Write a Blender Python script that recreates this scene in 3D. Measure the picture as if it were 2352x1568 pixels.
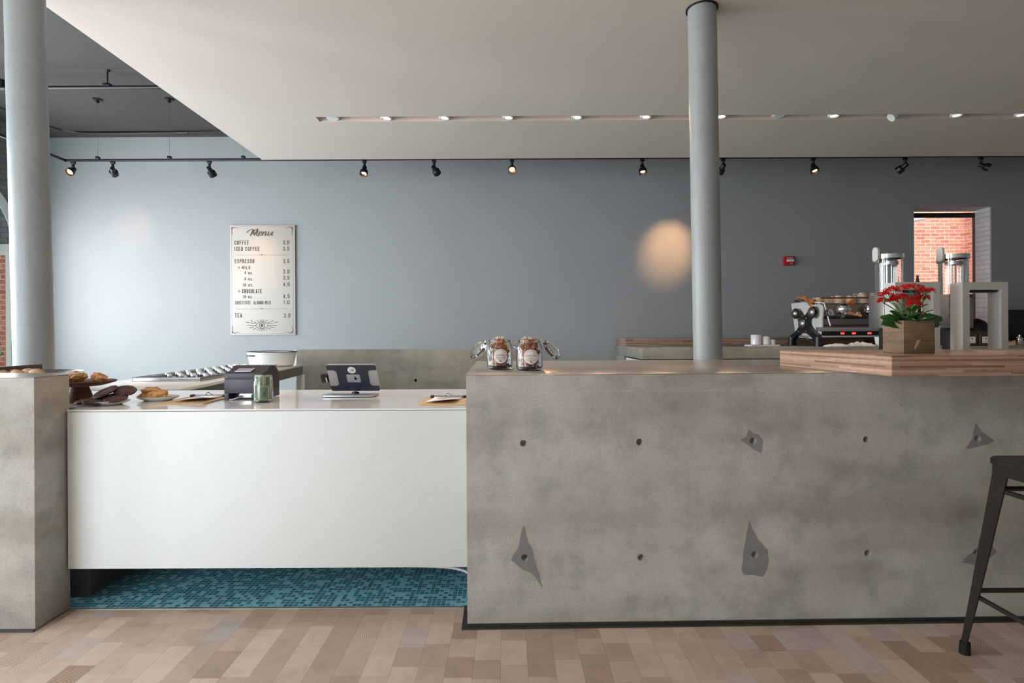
import bpy, bmesh, math, random
from mathutils import Vector, Matrix, Euler
random.seed(7)
for o in list(bpy.data.objects): bpy.data.objects.remove(o)
S = bpy.context.scene
C = S.collection
PI = math.pi
# ------------------------------------------------------------------ camera
F, CX, CY, H, ROLL = 1280.0, 1168.0, 768.0, 1.243, 0.005
cam = bpy.data.cameras.new('camera'); cam.sensor_width = 36; cam.lens = F/2352*36
cam.shift_x = (1176-CX)/2352; cam.shift_y = -(784-CY)/2352; cam.clip_end = 200
co = bpy.data.objects.new('camera', cam); C.objects.link(co)
co.location = (0, 0, H)
co.rotation_euler = (Matrix.Rotation(PI/2, 3, 'X') @ Matrix.Rotation(-ROLL, 3, 'Z')).to_euler()
S.camera = co
def P(px, py, Y):
    dx, dy = px-CX, py-CY
    return Vector(((dx-ROLL*dy)*Y/F, Y, H-(dy+ROLL*dx)*Y/F))
# ------------------------------------------------------------------ world, exposure
S.view_settings.view_transform = 'Standard'; S.view_settings.look = 'None'
S.view_settings.exposure = 0.28; S.view_settings.gamma = 1.0
S.view_settings.use_curve_mapping = False
w = bpy.data.worlds.new('sky'); S.world = w; w.use_nodes = True
bg = w.node_tree.nodes['Background']; bg.inputs[0].default_value = (0.88, 0.94, 1.0, 1); bg.inputs[1].default_value = 3.2
def area(name, loc, rot, sx, sy, power, col):
    l = bpy.data.lights.new(name, 'AREA'); l.shape = 'RECTANGLE'; l.size = sx; l.size_y = sy
    l.energy = power; l.color = col
    o = bpy.data.objects.new(name, l); C.objects.link(o); o.location = loc; o.rotation_euler = rot
    return o
DAY = (0.92, 0.965, 1.0)
WIN_Y = [7.34, 5.0, 2.66, 0.32]
# daylight in the arched windows of the left wall (aimed into the room)
LX = -7.26
for i, y in enumerate(WIN_Y):
    area('window_daylight', (LX+.03, y, 1.9), (0, -PI/2, 0), 2.5, 1.5, (84, 205, 170, 110)[i], DAY)
# daylight in the storefront windows behind the camera
area('storefront_daylight', (-4.3, -1.36, 1.7), (PI/2, 0, 0), 3.4, 2.5, 95, DAY)
added_sun = bpy.data.lights.new('added_sun', 'SUN'); added_sun.energy = 2.6; added_sun.angle = .3; added_sun.color = (1, .95, .88)  # added to brighten the brick outside; the sky itself is overcast
so = bpy.data.objects.new('added_sun', added_sun); C.objects.link(so); so.rotation_euler = (math.radians(27), 0, 0)
# ------------------------------------------------------------------ materials
def lin(c):
    return tuple(((v/255)/12.92 if v/255 <= 0.04045 else ((v/255+0.055)/1.055)**2.4) for v in c)+(1,)
class N:
    """tiny node helper"""
    def __init__(s, name):
        s.m = bpy.data.materials.new(name); s.m.use_nodes = True
        s.t = s.m.node_tree; s.b = s.t.nodes['Principled BSDF']; s.o = s.t.nodes['Material Output']
    def n(s, typ, **kw):
        nd = s.t.nodes.new(typ)
        for k, v in kw.items():
            if k.startswith('i_'):
                key = k[2:]; key = int(key) if key.isdigit() else key.replace('_', ' ')
                nd.inputs[key].default_value = v
            else: setattr(nd, k, v)
        return nd
    def l(s, a, b): s.t.links.new(a, b)
    def math(s, op, a, b=None, c=None):
        nd = s.t.nodes.new('ShaderNodeMath'); nd.operation = op
        for i, v in enumerate((a, b, c)):
            if v is None: continue
            if isinstance(v, (int, float)): nd.inputs[i].default_value = v
            else: s.l(v, nd.inputs[i])
        return nd.outputs[0]
    def mix(s, f, a, b, mode='MIX'):
        nd = s.t.nodes.new('ShaderNodeMix'); nd.data_type = 'RGBA'; nd.blend_type = mode
        for sock, v in ((nd.inputs[0], f), (nd.inputs[6], a), (nd.inputs[7], b)):
            if isinstance(v, (int, float, tuple)): sock.default_value = v
            else: s.l(v, sock)
        return nd.outputs[2]
    def ramp(s, f, stops):
        nd = s.t.nodes.new('ShaderNodeValToRGB'); e = nd.color_ramp.elements
        while len(e) < len(stops): e.new(0.5)
        for el, (p, c) in zip(e, stops):
            el.position = p; el.color = c if len(c) == 4 else tuple(c)+(1,)
        s.l(f, nd.inputs[0]); return nd.outputs[0]
    def coord(s, which='Object'):
        return s.n('ShaderNodeTexCoord').outputs[which]
    def noise(s, vec, scale, detail=4, rough=0.55, mapscale=None):
        if mapscale:
            mp = s.n('ShaderNodeMapping'); mp.inputs['Scale'].default_value = mapscale; s.l(vec, mp.inputs[0]); vec = mp.outputs[0]
        nd = s.n('ShaderNodeTexNoise', i_Scale=scale, i_Detail=detail, i_Roughness=rough); s.l(vec, nd.inputs['Vector'])
        return nd.outputs['Fac']
    def bump(s, h, strength=0.3, dist=0.01):
        nd = s.n('ShaderNodeBump', i_Strength=strength, i_Distance=dist); s.l(h, nd.inputs['Height']); s.l(nd.outputs[0], s.b.inputs['Normal'])
    def base(s, c): s.l(c, s.b.inputs['Base Color'])
M = {}
def pm(name, c, rough=0.5, metal=0.0, spec=0.5, noise=0.04, coat=0.0, nscale=20):
    """painted / plain material with a little procedural variation"""
    n = N(name); n.b.inputs['Roughness'].default_value = rough; n.b.inputs['Metallic'].default_value = metal
    n.b.inputs['Specular IOR Level'].default_value = spec; n.b.inputs['Coat Weight'].default_value = coat
    col = lin(c); f = n.noise(n.coord(), nscale, 3)
    lo = tuple(v*(1-noise) for v in col[:3])+(1,); hi = tuple(min(1, v*(1+noise)) for v in col[:3])+(1,)
    n.base(n.ramp(f, [(0.3, lo), (0.7, hi)])); M[name] = n.m; return n
def concrete(name, c, amp=0.12, rough=0.75, streak=False):
    n = N(name); co_ = n.coord(); col = lin(c)
    k = lambda m, t=(1, 1, 1): tuple(v*m*q for v, q in zip(col[:3], t))+(1,)
    a = n.noise(co_, 1.7, 7, 0.6); b = n.noise(co_, 5.5, 6, 0.62); d = n.noise(co_, 110, 3, 0.7); e = n.noise(co_, 1.3, 3, .5, (0.6, 1, 2.6))
    c1 = n.ramp(a, [(0.30, k(1-amp*1.6, (1, .985, .95))), (0.48, k(1)), (0.70, k(1+amp*1.7, (.99, 1, 1.01)))])
    c2 = n.ramp(b, [(0.36, (1-amp*1.5,)*3), (0.5, (1, 1, 1)), (0.68, (1+amp*.6,)*3)])
    cc = n.mix(1.0, c1, c2, 'MULTIPLY')
    c3 = n.ramp(d, [(0.30, (0.84,)*3), (0.52, (1, 1, 1)), (0.75, (1.08,)*3)])
    cc = n.mix(1.0, cc, c3, 'MULTIPLY')
    c4 = n.ramp(e, [(0.34, (0.76, .74, .69)), (0.5, (1, 1, 1)), (0.66, (1.12,)*3)])
    cc = n.mix(0.9, cc, c4, 'MULTIPLY')
    v = n.n('ShaderNodeTexVoronoi', i_Scale=26); n.l(co_, v.inputs['Vector'])
    pit = n.ramp(v.outputs['Distance'], [(0.05, (0.45,)*3), (0.075, (1, 1, 1))])
    gate = n.ramp(n.noise(co_, 9, 2), [(0.56, (0, 0, 0)), (0.60, (1, 1, 1))])
    cc = n.mix(gate, cc, n.mix(1.0, cc, pit, 'MULTIPLY'))
    if streak:      # pale mineral streaks of the pour line below the top edge
        sep = n.n('ShaderNodeSeparateXYZ'); n.l(co_, sep.inputs[0])
        wob = n.noise(co_, 2.2, 6, 0.7)
        zz = n.math('ADD', sep.outputs[2], n.math('MULTIPLY', wob, 0.075))
        s1 = n.math('SUBTRACT', 1.0, n.math('MULTIPLY', n.math('ABSOLUTE', n.math('SUBTRACT', zz, 1.035)), 190))
        s1 = n.math('MAXIMUM', s1, 0.0)
        s1 = n.math('MULTIPLY', s1, n.ramp(n.noise(co_, 7, 4), [(0.42, (0, 0, 0)), (0.6, (1, 1, 1))]))
        cc = n.mix(n.math('MULTIPLY', s1, 0.5), cc, lin((205, 200, 190)))
    n.base(cc); n.b.inputs['Roughness'].default_value = rough
    n.bump(n.math('ADD', n.math('MULTIPLY', d, 0.5), b), 0.16, 0.006)
    M[name] = n.m
concrete('concrete', (183, 182, 175), amp=.13, streak=True)
concrete('concrete_end', (176, 173, 164))
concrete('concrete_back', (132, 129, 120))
concrete('concrete_patch', (136, 138, 136), amp=0.07, rough=0.5)
concrete('concrete_polished', (140, 134, 124), amp=0.06, rough=0.22)
concrete('concrete_plinth', (88, 92, 92), amp=0.1)
def wallpaint(name, c, rough=0.6):
    n = N(name); co_ = n.coord(); col = lin(c)
    a = n.noise(co_, 0.9, 3); b = n.noise(co_, 160, 2)
    n.base(n.ramp(a, [(0.3, tuple(v*.97 for v in col[:3])), (0.7, tuple(v*1.02 for v in col[:3]))]))
    n.b.inputs['Roughness'].default_value = rough; n.bump(b, 0.05, 0.002); M[name] = n.m
wallpaint('wall_paint', (152, 154, 156))
wallpaint('ceiling_paint', (218, 199, 189), 0.7)
wallpaint('high_ceiling_paint', (70, 66, 62), 0.8)
wallpaint('white_wall', (218, 218, 216), 0.6)
def brick(name, c1, c2, mortar, bw=0.21, bh=0.075, ms=0.012, plane='XZ', rough=0.85, bumps=0.6, mottle=0.35):
    n = N(name); co_ = n.coord()
    sep = n.n('ShaderNodeSeparateXYZ'); n.l(co_, sep.inputs[0]); cb = n.n('ShaderNodeCombineXYZ')
    wob = n.noise(co_, 6, 3)
    n.l(n.math('ADD', n.math('ADD', sep.outputs[0], sep.outputs[1]), n.math('MULTIPLY', wob, .02)), cb.inputs[0])
    n.l(n.math('ADD', sep.outputs[2], n.math('MULTIPLY', n.noise(co_, 3, 3), .025)), cb.inputs[1])
    bt = n.n('ShaderNodeTexBrick', i_Scale=1.0, i_Mortar_Size=ms*.5, i_Brick_Width=bw, i_Row_Height=bh, i_Mortar_Smooth=0.3)
    bt.inputs['Color1'].default_value = lin(c1); bt.inputs['Color2'].default_value = lin(c2); bt.inputs['Mortar'].default_value = lin(mortar)
    n.l(cb.outputs[0], bt.inputs['Vector'])
    mt = n.ramp(n.noise(co_, 14, 5, .7), [(0.3, (1-mottle,)*3), (0.5, (1, 1, 1)), (0.7, (1+mottle*.4,)*3)])
    n.base(n.mix(1.0, bt.outputs['Color'], mt, 'MULTIPLY')); n.b.inputs['Roughness'].default_value = rough
    n.bump(n.math('ADD', n.math('MULTIPLY', n.math('SUBTRACT', 1.0, bt.outputs['Fac']), 1.0), n.math('MULTIPLY', n.noise(co_, 40, 4), .3)), bumps, 0.012)
    M[name] = n.m
brick('red_brick', (214, 138, 112), (184, 108, 88), (234, 204, 180))
brick('painted_brick', (205, 206, 206), (196, 198, 200), (186, 188, 190), plane='YZ', bumps=1.0, mottle=.08)
brick('gray_brick', (120, 119, 116), (112, 111, 108), (98, 98, 96), plane='YZ', bumps=1.0, mottle=.1)
def planks():
    n = N('end_grain_floor'); co_ = n.coord(); sep = n.n('ShaderNodeSeparateXYZ'); n.l(co_, sep.inputs[0])
    X, Y = sep.outputs[0], sep.outputs[1]; W = 0.102
    u = n.math('DIVIDE', n.math('ADD', X, 40.02), W); row = n.math('FLOOR', u); fu = n.math('FRACT', u)
    r1 = n.n('ShaderNodeTexWhiteNoise', noise_dimensions='1D'); n.l(row, r1.inputs['W'])
    L = n.math('ADD', 0.11, n.math('MULTIPLY', n.math('FRACT', n.math('MULTIPLY', r1.outputs['Value'], 7.3)), 0.07))
    v = n.math('DIVIDE', n.math('ADD', n.math('ADD', Y, 30), r1.outputs['Value']), L); vf = n.math('FLOOR', v); fv = n.math('FRACT', v)
    cb = n.n('ShaderNodeCombineXYZ'); n.l(row, cb.inputs[0]); n.l(vf, cb.inputs[1])
    wn = n.n('ShaderNodeTexWhiteNoise', noise_dimensions='3D'); n.l(cb.outputs[0], wn.inputs['Vector'])
    sc = n.n('ShaderNodeSeparateColor'); n.l(wn.outputs['Color'], sc.inputs[0])
    a, b, c = sc.outputs[0], sc.outputs[1], sc.outputs[2]
    col = n.ramp(a, [(0.0, lin((178, 154, 137))), (0.15, lin((189, 168, 152))), (0.55, lin((206, 186, 170))), (0.85, lin((214, 196, 180))), (1.0, lin((190, 180, 174)))])
    # growth rings: distance to a random centre near the block
    dx = n.math('SUBTRACT', fu, n.math('MULTIPLY', n.math('SUBTRACT', b, .5), 3.4)); dy = n.math('SUBTRACT', fv, n.math('MULTIPLY', n.math('SUBTRACT', c, .5), 5.0))
    dist = n.math('SQRT', n.math('ADD', n.math('MULTIPLY', dx, dx), n.math('MULTIPLY', n.math('MULTIPLY', dy, dy), 1.6)))
    dist = n.math('ADD', dist, n.math('MULTIPLY', n.noise(co_, 22, 3), 0.12))
    ring = n.math('MULTIPLY_ADD', n.math('SINE', n.math('MULTIPLY', dist, 85)), 0.5, 0.5)
    amt = n.math('MULTIPLY', n.ramp(n.math('FRACT', n.math('MULTIPLY', a, 13.7)), [(0.0, (.05,)*3), (0.8, (.12,)*3), (0.93, (.55,)*3)]), ring)
    col = n.mix(amt, col, n.mix(1.0, col, (0.55, 0.50, 0.45, 1), 'MULTIPLY'))
    col = n.mix(1.0, col, n.ramp(n.noise(co_, 9, 6, .65), [(0.3, (.86, .84, .83)), (.5, (1, 1, 1)), (.7, (1.05,)*3)]), 'MULTIPLY')
    eu = n.math('MINIMUM', fu, n.math('SUBTRACT', 1.0, fu)); ev = n.math('MULTIPLY', n.math('MINIMUM', fv, n.math('SUBTRACT', 1.0, fv)), 1.4)
    gu = n.ramp(eu, [(0.0, (0.62, .58, .54)), (0.014, (1, 1, 1))]); gv = n.ramp(ev, [(0.0, (0.82, .80, .77)), (0.010, (1, 1, 1))])
    col = n.mix(1.0, n.mix(1.0, col, gu, 'MULTIPLY'), gv, 'MULTIPLY')
    n.base(col); n.b.inputs['Roughness'].default_value = 0.5; n.b.inputs['Specular IOR Level'].default_value = 0.35
    n.bump(n.noise(co_, 60, 3), 0.05, 0.003); M['floor_wood'] = n.m
planks()
def mosaic():
    n = N('teal_mosaic'); co_ = n.coord(); sep = n.n('ShaderNodeSeparateXYZ'); n.l(co_, sep.inputs[0]); p = 0.0227
    u = n.math('DIVIDE', n.math('ADD', sep.outputs[0], 20), p); v = n.math('DIVIDE', n.math('ADD', sep.outputs[1], 20.004), p)
    fu, fv = n.math('FRACT', u), n.math('FRACT', v)
    cb = n.n('ShaderNodeCombineXYZ'); n.l(n.math('FLOOR', u), cb.inputs[0]); n.l(n.math('FLOOR', v), cb.inputs[1])
    wn = n.n('ShaderNodeTexWhiteNoise', noise_dimensions='3D'); n.l(cb.outputs[0], wn.inputs['Vector'])
    r = n.n('ShaderNodeValToRGB'); r.color_ramp.interpolation = 'CONSTANT'; e = r.color_ramp.elements
    st = [(0, (52, 128, 148)), (.22, (60, 140, 158)), (.42, (76, 136, 156)), (.60, (48, 118, 138)), (.68, (124, 198, 210)), (.84, (136, 206, 222)), (.95, (110, 194, 194))]
    while len(e) < len(st): e.new(.5)
    for el, (q, c) in zip(e, st): el.position = q; el.color = lin(c)
    n.l(wn.outputs['Value'], r.inputs[0])
    eu = n.math('MINIMUM', n.math('MINIMUM', fu, n.math('SUBTRACT', 1.0, fu)), n.math('MINIMUM', fv, n.math('SUBTRACT', 1.0, fv)))
    g = n.ramp(eu, [(0.045, (1, 1, 1)), (0.065, (0, 0, 0))])
    n.base(n.mix(g, r.outputs[0], lin((180, 208, 218)))); n.b.inputs['Roughness'].default_value = 0.22
    n.bump(n.math('SUBTRACT', 1.0, g), .3, .002); M['mosaic'] = n.m
mosaic()
def butcher(name, axis, k=1.0):
    """laminated wood strips; axis = the coordinate along the strips (0 x, 1 y)"""
    n = N(name); co_ = n.coord(); sep = n.n('ShaderNodeSeparateXYZ'); n.l(co_, sep.inputs[0])
    ax = sep.outputs[axis]; ot = sep.outputs[1-axis]; z = sep.outputs[2]
    zr = n.math('FLOOR', n.math('DIVIDE', n.math('ADD', z, 5), 0.0085)); geo = n.n('ShaderNodeNewGeometry'); gs = n.n('ShaderNodeSeparateXYZ'); n.l(geo.outputs['Normal'], gs.inputs[0])
    orow = n.math('MULTIPLY', n.math('FLOOR', n.math('DIVIDE', n.math('ADD', ot, 30), 0.04)), n.math('GREATER_THAN', gs.outputs[2], .5)); ax = n.math('ADD', ax, n.math('MULTIPLY', ot, n.math('SUBTRACT', 1.0, n.math('GREATER_THAN', gs.outputs[2], .5))))
    w1 = n.n('ShaderNodeTexWhiteNoise', noise_dimensions='2D'); cb = n.n('ShaderNodeCombineXYZ'); n.l(zr, cb.inputs[0]); n.l(orow, cb.inputs[1]); n.l(cb.outputs[0], w1.inputs['Vector'])
    seg = n.math('FLOOR', n.math('ADD', n.math('DIVIDE', ax, 0.42), n.math('MULTIPLY', w1.outputs['Value'], 9)))
    cb2 = n.n('ShaderNodeCombineXYZ'); n.l(zr, cb2.inputs[0]); n.l(seg, cb2.inputs[1]); n.l(orow, cb2.inputs[2])
    w2 = n.n('ShaderNodeTexWhiteNoise', noise_dimensions='3D'); n.l(cb2.outputs[0], w2.inputs['Vector'])
    sc = lambda c: lin(tuple(v*k*q for v, q in zip(c, (.90, .91, .93))))
    col = n.ramp(w2.outputs['Value'], [(0.0, sc((138, 104, 84))), (0.35, sc((176, 138, 112))), (0.7, sc((196, 160, 134))), (1.0, sc((208, 178, 156)))])
    g = n.noise(co_, 30, 5, .65, (0.12 if axis == 0 else 1, 0.12 if axis == 1 else 1, 3))
    col = n.mix(1.0, col, n.ramp(g, [(0.3, (.82, .80, .77)), (.5, (1, 1, 1)), (.7, (1.08,)*3)]), 'MULTIPLY')
    n.base(col); n.b.inputs['Roughness'].default_value = 0.28; M[name] = n.m
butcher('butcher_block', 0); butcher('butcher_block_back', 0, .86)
def rustic(name, c1, c2):
    n = N(name); co_ = n.coord()
    g = n.noise(co_, 18, 7, .7, (0.25, 0.25, 1.6)); h = n.noise(co_, 6, 3)
    col = n.ramp(g, [(0.25, lin(tuple(v*.55 for v in c1))), (.45, lin(c1)), (.7, lin(c2))])
    n.base(n.mix(1.0, col, n.ramp(h, [(.3, (.8, .78, .75)), (.7, (1.1,)*3)]), 'MULTIPLY'))
    n.b.inputs['Roughness'].default_value = .8; n.bump(g, .4, .004); M[name] = n.m
rustic('weathered_wood', (118, 98, 78), (150, 128, 102)); rustic('walnut', (92, 62, 50), (122, 86, 70)); rustic('handle_wood', (150, 92, 48), (186, 124, 70))
def pastry(name, c1, c2, sc_=45, bump=.8, thr=.5):
    n = N(name); co_ = n.coord(); g = n.noise(co_, sc_, 6, .7); v = n.n('ShaderNodeTexVoronoi', i_Scale=sc_*1.6, feature='DISTANCE_TO_EDGE'); n.l(co_, v.inputs['Vector'])
    n.base(n.mix(1.0, n.ramp(g, [(.3, lin(c1)), (.7, lin(c2))]), n.ramp(n.noise(n.coord(), sc_*.35, 5, .7), [(.35, (.72, .66, .6)), (.55, (1, 1, 1)), (.7, (1.15,)*3)]), 'MULTIPLY'))
    n.b.inputs['Roughness'].default_value = .6; n.bump(n.math('ADD', g, n.math('MULTIPLY', v.outputs['Distance'], .12)), bump, .006); M[name] = n.m
pastry('golden_pastry', (176, 112, 58), (228, 180, 116), 32, 1.0); pastry('dark_cookie', (46, 28, 28), (104, 72, 68), 30, 1.0); pastry('pale_roll', (176, 140, 110), (212, 180, 150), 25, .2)
pastry('caramel', (150, 74, 34), (214, 130, 66), 60, .5); pastry('soil', (40, 30, 24), (66, 52, 42))
pm('white_panel', (228, 236, 234), .5, noise=.01, spec=.3); pm('white_laminate', (228, 230, 228), .10, noise=.015, spec=.6)
_c = pm('column_paint', (145, 151, 151), .42, noise=.05, nscale=5); _c.bump(_c.math('ADD', _c.noise(_c.coord(), 9, 5, .6, (1, 1, .35)), _c.math('MULTIPLY', _c.noise(_c.coord(), 45, 3), .15)), .22, .02)
_n = pm('steel', (176, 176, 178), .28, 1.0); pm('brushed_steel', (150, 146, 142), .38, 1.0); pm('chrome', (215, 215, 218), .06, 1.0, noise=0.0)
pm('dark_metal', (62, 60, 58), .34, 0.85); pm('gunmetal', (78, 74, 70), .38, 0.8, noise=.12, nscale=9)
pm('black_paint', (18, 19, 20), .4); pm('black_gloss', (12, 12, 14), .12); pm('rubber', (16, 16, 16), .8)
pm('printer_plastic', (66, 70, 80), .45); pm('printer_dark', (48, 46, 48), .4)
pm('white_enamel', (222, 226, 228), .18, noise=.01); pm('white_paint', (226, 226, 222), .35, noise=.01); pm('machine_white', (206, 208, 206), .3, noise=.01)
pm('brewer_gray', (190, 190, 186), .35, noise=.01); pm('paper', (240, 236, 236), .7); pm('menu_board', (190, 182, 173), .55, noise=.01)
pm('ink_brown', (84, 70, 60), .7); pm('ink_dark', (46, 40, 40), .7); pm('ink_red', (150, 60, 70), .7)
pm('label_paper', (232, 224, 216), .6); pm('hardboard', (206, 172, 132), .5, noise=.06); pm('plate_ceramic', (216, 216, 208), .25)
pm('cup_ceramic', (206, 192, 176), .3); pm('red_plastic', (170, 24, 32), .35); pm('silver_plastic', (196, 198, 200), .32, 0.55)
pm('slate_plastic', (46, 52, 64), .5); pm('cable_white', (222, 218, 230), .3); pm('towel', (208, 214, 222), .9, noise=.1, nscale=60); pm('sand_cloth', (206, 180, 150), .9)
pm('bill_paper', (196, 196, 168), .8, noise=.12, nscale=90); pm('bill_green', (120, 146, 118), .8, noise=.3, nscale=260); pm('bill_dark', (84, 112, 88), .8, noise=.2, nscale=200); pm('bill_seal', (30, 124, 84), .8)
pm('leaf_green', (38, 84, 36), .32, noise=.35, nscale=18); pm('leaf_light', (74, 122, 52), .4, noise=.2); pm('petal_red', (212, 26, 26), .5, noise=.2, nscale=50); pm('petal_center', (240, 150, 60), .6)
pm('brown_board', (70, 58, 50), .5); pm('coffee_bag', (66, 52, 38), .5); pm('wrapper', (236, 226, 214), .15, spec=.8); pm('grinder_dark', (52, 46, 46), .6, noise=.9, nscale=60)
pm('limestone', (226, 224, 216), .8); pm('copper', (170, 110, 80), .3, 1.0); pm('trim_metal', (86, 88, 84), .4, .7); pm('aluminium_strip', (196, 198, 196), .35, .8)
pm('pavement', (150, 150, 146), .9)
def glass(name, tint=(1, 1, 1), rough=0.0):
    n = N(name); n.b.inputs['Base Color'].default_value = tint+(1,); n.b.inputs['Roughness'].default_value = rough
    n.b.inputs['Transmission Weight'].default_value = 1.0; n.b.inputs['IOR'].default_value = 1.45; M[name] = n.m
glass('jar_glass', (.96, .985, .97)); 
def pane_mat():
    n = N('window_glass'); tr = n.n('ShaderNodeBsdfTransparent'); gl = n.n('ShaderNodeBsdfGlossy', i_Roughness=0.0)
    fr = n.n('ShaderNodeFresnel', i_IOR=1.5); mx = n.n('ShaderNodeMixShader'); n.l(fr.outputs[0], mx.inputs[0]); n.l(tr.outputs[0], mx.inputs[1]); n.l(gl.outputs[0], mx.inputs[2])
    n.l(mx.outputs[0], n.o.inputs['Surface']); M['window_glass'] = n.m
pane_mat()
def emit(name, c, s):
    n = N(name); n.b.inputs['Base Color'].default_value = c+(1,); n.b.inputs['Emission Color'].default_value = c+(1,); n.b.inputs['Emission Strength'].default_value = s; M[name] = n.m
emit('lamp_glow', (1, .72, .42), 9); emit('downlight_glow', (1, .82, .62), 7); emit('red_display', (1, .05, .04), 2.0); emit('bulb_glow', (1, .6, .25), 4)
# ------------------------------------------------------------------ mesh builder
class MB:
    def __init__(s): s.bm = bmesh.new()
    def _add(s, b2, mat=None):
        if mat is not None: b2.transform(mat)
        me = bpy.data.meshes.new('tmp'); b2.to_mesh(me); b2.free(); s.bm.from_mesh(me); bpy.data.meshes.remove(me); return s
    def box(s, x0, x1, y0, y1, z0, z1, bev=0.0, mat=None, seg=2):
        b = bmesh.new(); bmesh.ops.create_cube(b, size=1)
        b.transform(Matrix.Translation(((x0+x1)/2, (y0+y1)/2, (z0+z1)/2)) @ Matrix.Diagonal((abs(x1-x0), abs(y1-y0), abs(z1-z0), 1)))
        if bev: bmesh.ops.bevel(b, geom=list(b.edges), offset=bev, segments=seg, affect='EDGES', profile=.5, clamp_overlap=True)
        return s._add(b, mat)
    def cyl(s, p0, p1, r0, r1=None, seg=20, caps=True):
        r1 = r0 if r1 is None else r1; p0, p1 = Vector(p0), Vector(p1); d = p1-p0
        b = bmesh.new(); bmesh.ops.create_cone(b, cap_ends=caps, segments=seg, radius1=r0, radius2=r1, depth=d.length)
        return s._add(b, Matrix.Translation((p0+p1)/2) @ d.to_track_quat('Z', 'Y').to_matrix().to_4x4())
    def lathe(s, prof, seg=32, c=(0, 0, 0), sx=1, sy=1, mat=None):
        b = bmesh.new(); rings = []
        for r, z in prof:
            if r < 1e-6: rings.append([b.verts.new((0, 0, z))])
            else: rings.append([b.verts.new((r*sx*math.cos(2*PI*i/seg), r*sy*math.sin(2*PI*i/seg), z)) for i in range(seg)])
        for a, d in zip(rings, rings[1:]):
            for i in range(seg):
                j = (i+1) % seg
                if len(a) == 1 and len(d) == 1: continue
                if len(a) == 1: b.faces.new((a[0], d[j], d[i]))
                elif len(d) == 1: b.faces.new((a[i], a[j], d[0]))
                else: b.faces.new((a[i], a[j], d[j], d[i]))
        bmesh.ops.recalc_face_normals(b, faces=b.faces)
        m = Matrix.Translation(c)
        return s._add(b, m if mat is None else m @ mat)
    def ball(s, c, r, sc=(1, 1, 1), mat=None, sub=3, jit=0, rnd=random):
        b = bmesh.new(); bmesh.ops.create_icosphere(b, subdivisions=sub, radius=r)
        if jit:
            import mathutils
            off = Vector((rnd.random()*50, rnd.random()*50, 0))
            for v in b.verts: v.co *= 1+jit*mathutils.noise.fractal(v.co/r*1.5+off, .8, 2.2, 4)
        m = Matrix.Translation(c) @ (mat if mat is not None else Matrix()) @ Matrix.Diagonal((*sc, 1))
        return s._add(b, m)
    def tube(s, pts, r, seg=10, closed=False, radii=None):
        pts = [Vector(p) for p in pts]; b = bmesh.new(); rings = []; n = len(pts); up = Vector((0, 0, 1))
        t0 = (pts[1]-pts[0]).normalized(); nrm = up.cross(t0)
        if nrm.length < .05: nrm = Vector((1, 0, 0))
        nrm.normalize()
        for i, p in enumerate(pts):
            if closed: t = (pts[(i+1) % n]-pts[i-1]).normalized()
            else: t = (pts[min(i+1, n-1)]-pts[max(i-1, 0)]).normalized()
            nrm = (nrm-t*nrm.dot(t)).normalized(); bi = t.cross(nrm); rr = radii[i] if radii else r
            rings.append([b.verts.new(p+(nrm*math.cos(2*PI*k/seg)+bi*math.sin(2*PI*k/seg))*rr) for k in range(seg)])
        pairs = list(zip(rings, rings[1:]))+([(rings[-1], rings[0])] if closed else [])
        for a, d in pairs:
            for k in range(seg): b.faces.new((a[k], a[(k+1) % seg], d[(k+1) % seg], d[k]))
        if not closed: b.faces.new(rings[0][::-1]); b.faces.new(rings[-1])
        bmesh.ops.recalc_face_normals(b, faces=b.faces)
        return s._add(b)
    def prism(s, poly, a0, a1, plane='XY', holes=(), bev=0, mat=None):
        """2-D outline (with holes) extruded from a0 to a1 along the third axis"""
        b = bmesh.new()
        def to3(p, a): return {'XY': (p[0], p[1], a), 'XZ': (p[0], a, p[1]), 'YZ': (a, p[0], p[1])}[plane]
        es = []
        for loop in [poly]+list(holes):
            vs = [b.verts.new(to3(p, a0)) for p in loop]
            es += [b.edges.new((vs[i], vs[(i+1) % len(vs)])) for i in range(len(vs))]
        if holes:
            bmesh.ops.triangle_fill(b, use_beauty=True, use_dissolve=False, edges=es)
        else: b.faces.new(vs)
        d = Vector(to3((0, 0), a1))-Vector(to3((0, 0), a0))
        r = bmesh.ops.extrude_face_region(b, geom=list(b.faces), use_keep_orig=True)
        bmesh.ops.translate(b, vec=d, verts=[g for g in r['geom'] if isinstance(g, bmesh.types.BMVert)])
        bmesh.ops.recalc_face_normals(b, faces=b.faces)
        if bev: bmesh.ops.bevel(b, geom=list(b.edges), offset=bev, segments=2, affect='EDGES', clamp_overlap=True)
        return s._add(b, mat)
    def quad(s, pts):
        s.bm.faces.new([s.bm.verts.new(p) for p in pts]); return s
    def xf(s, m): s.bm.transform(m); return s
    def build(s, name, mat, parent=None, loc=None, angle=35, sub=0):
        me = bpy.data.meshes.new(name); s.bm.to_mesh(me); s.bm.free()
        me.polygons.foreach_set('use_smooth', [True]*len(me.polygons)); me.set_sharp_from_angle(angle=math.radians(angle))
        me.materials.append(M[mat]); o = bpy.data.objects.new(name, me); C.objects.link(o)
        if parent: o.parent = parent
        if loc is not None: o.location = loc
        if sub:
            md = o.modifiers.new('sub', 'SUBSURF'); md.levels = md.render_levels = sub
        return o
def empty(name, loc, rz=0):
    o = bpy.data.objects.new(name, None); C.objects.link(o); o.location = loc; o.rotation_euler = (0, 0, rz); o.empty_display_size = .05; return o
def tag(o, label=None, cat=None, group=None, kind=None):
    if label: o['label'] = label
    if cat: o['category'] = cat
    if group: o['group'] = group
    if kind: o['kind'] = kind
    return o
def struct(o): o['kind'] = 'structure'; return o
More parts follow.
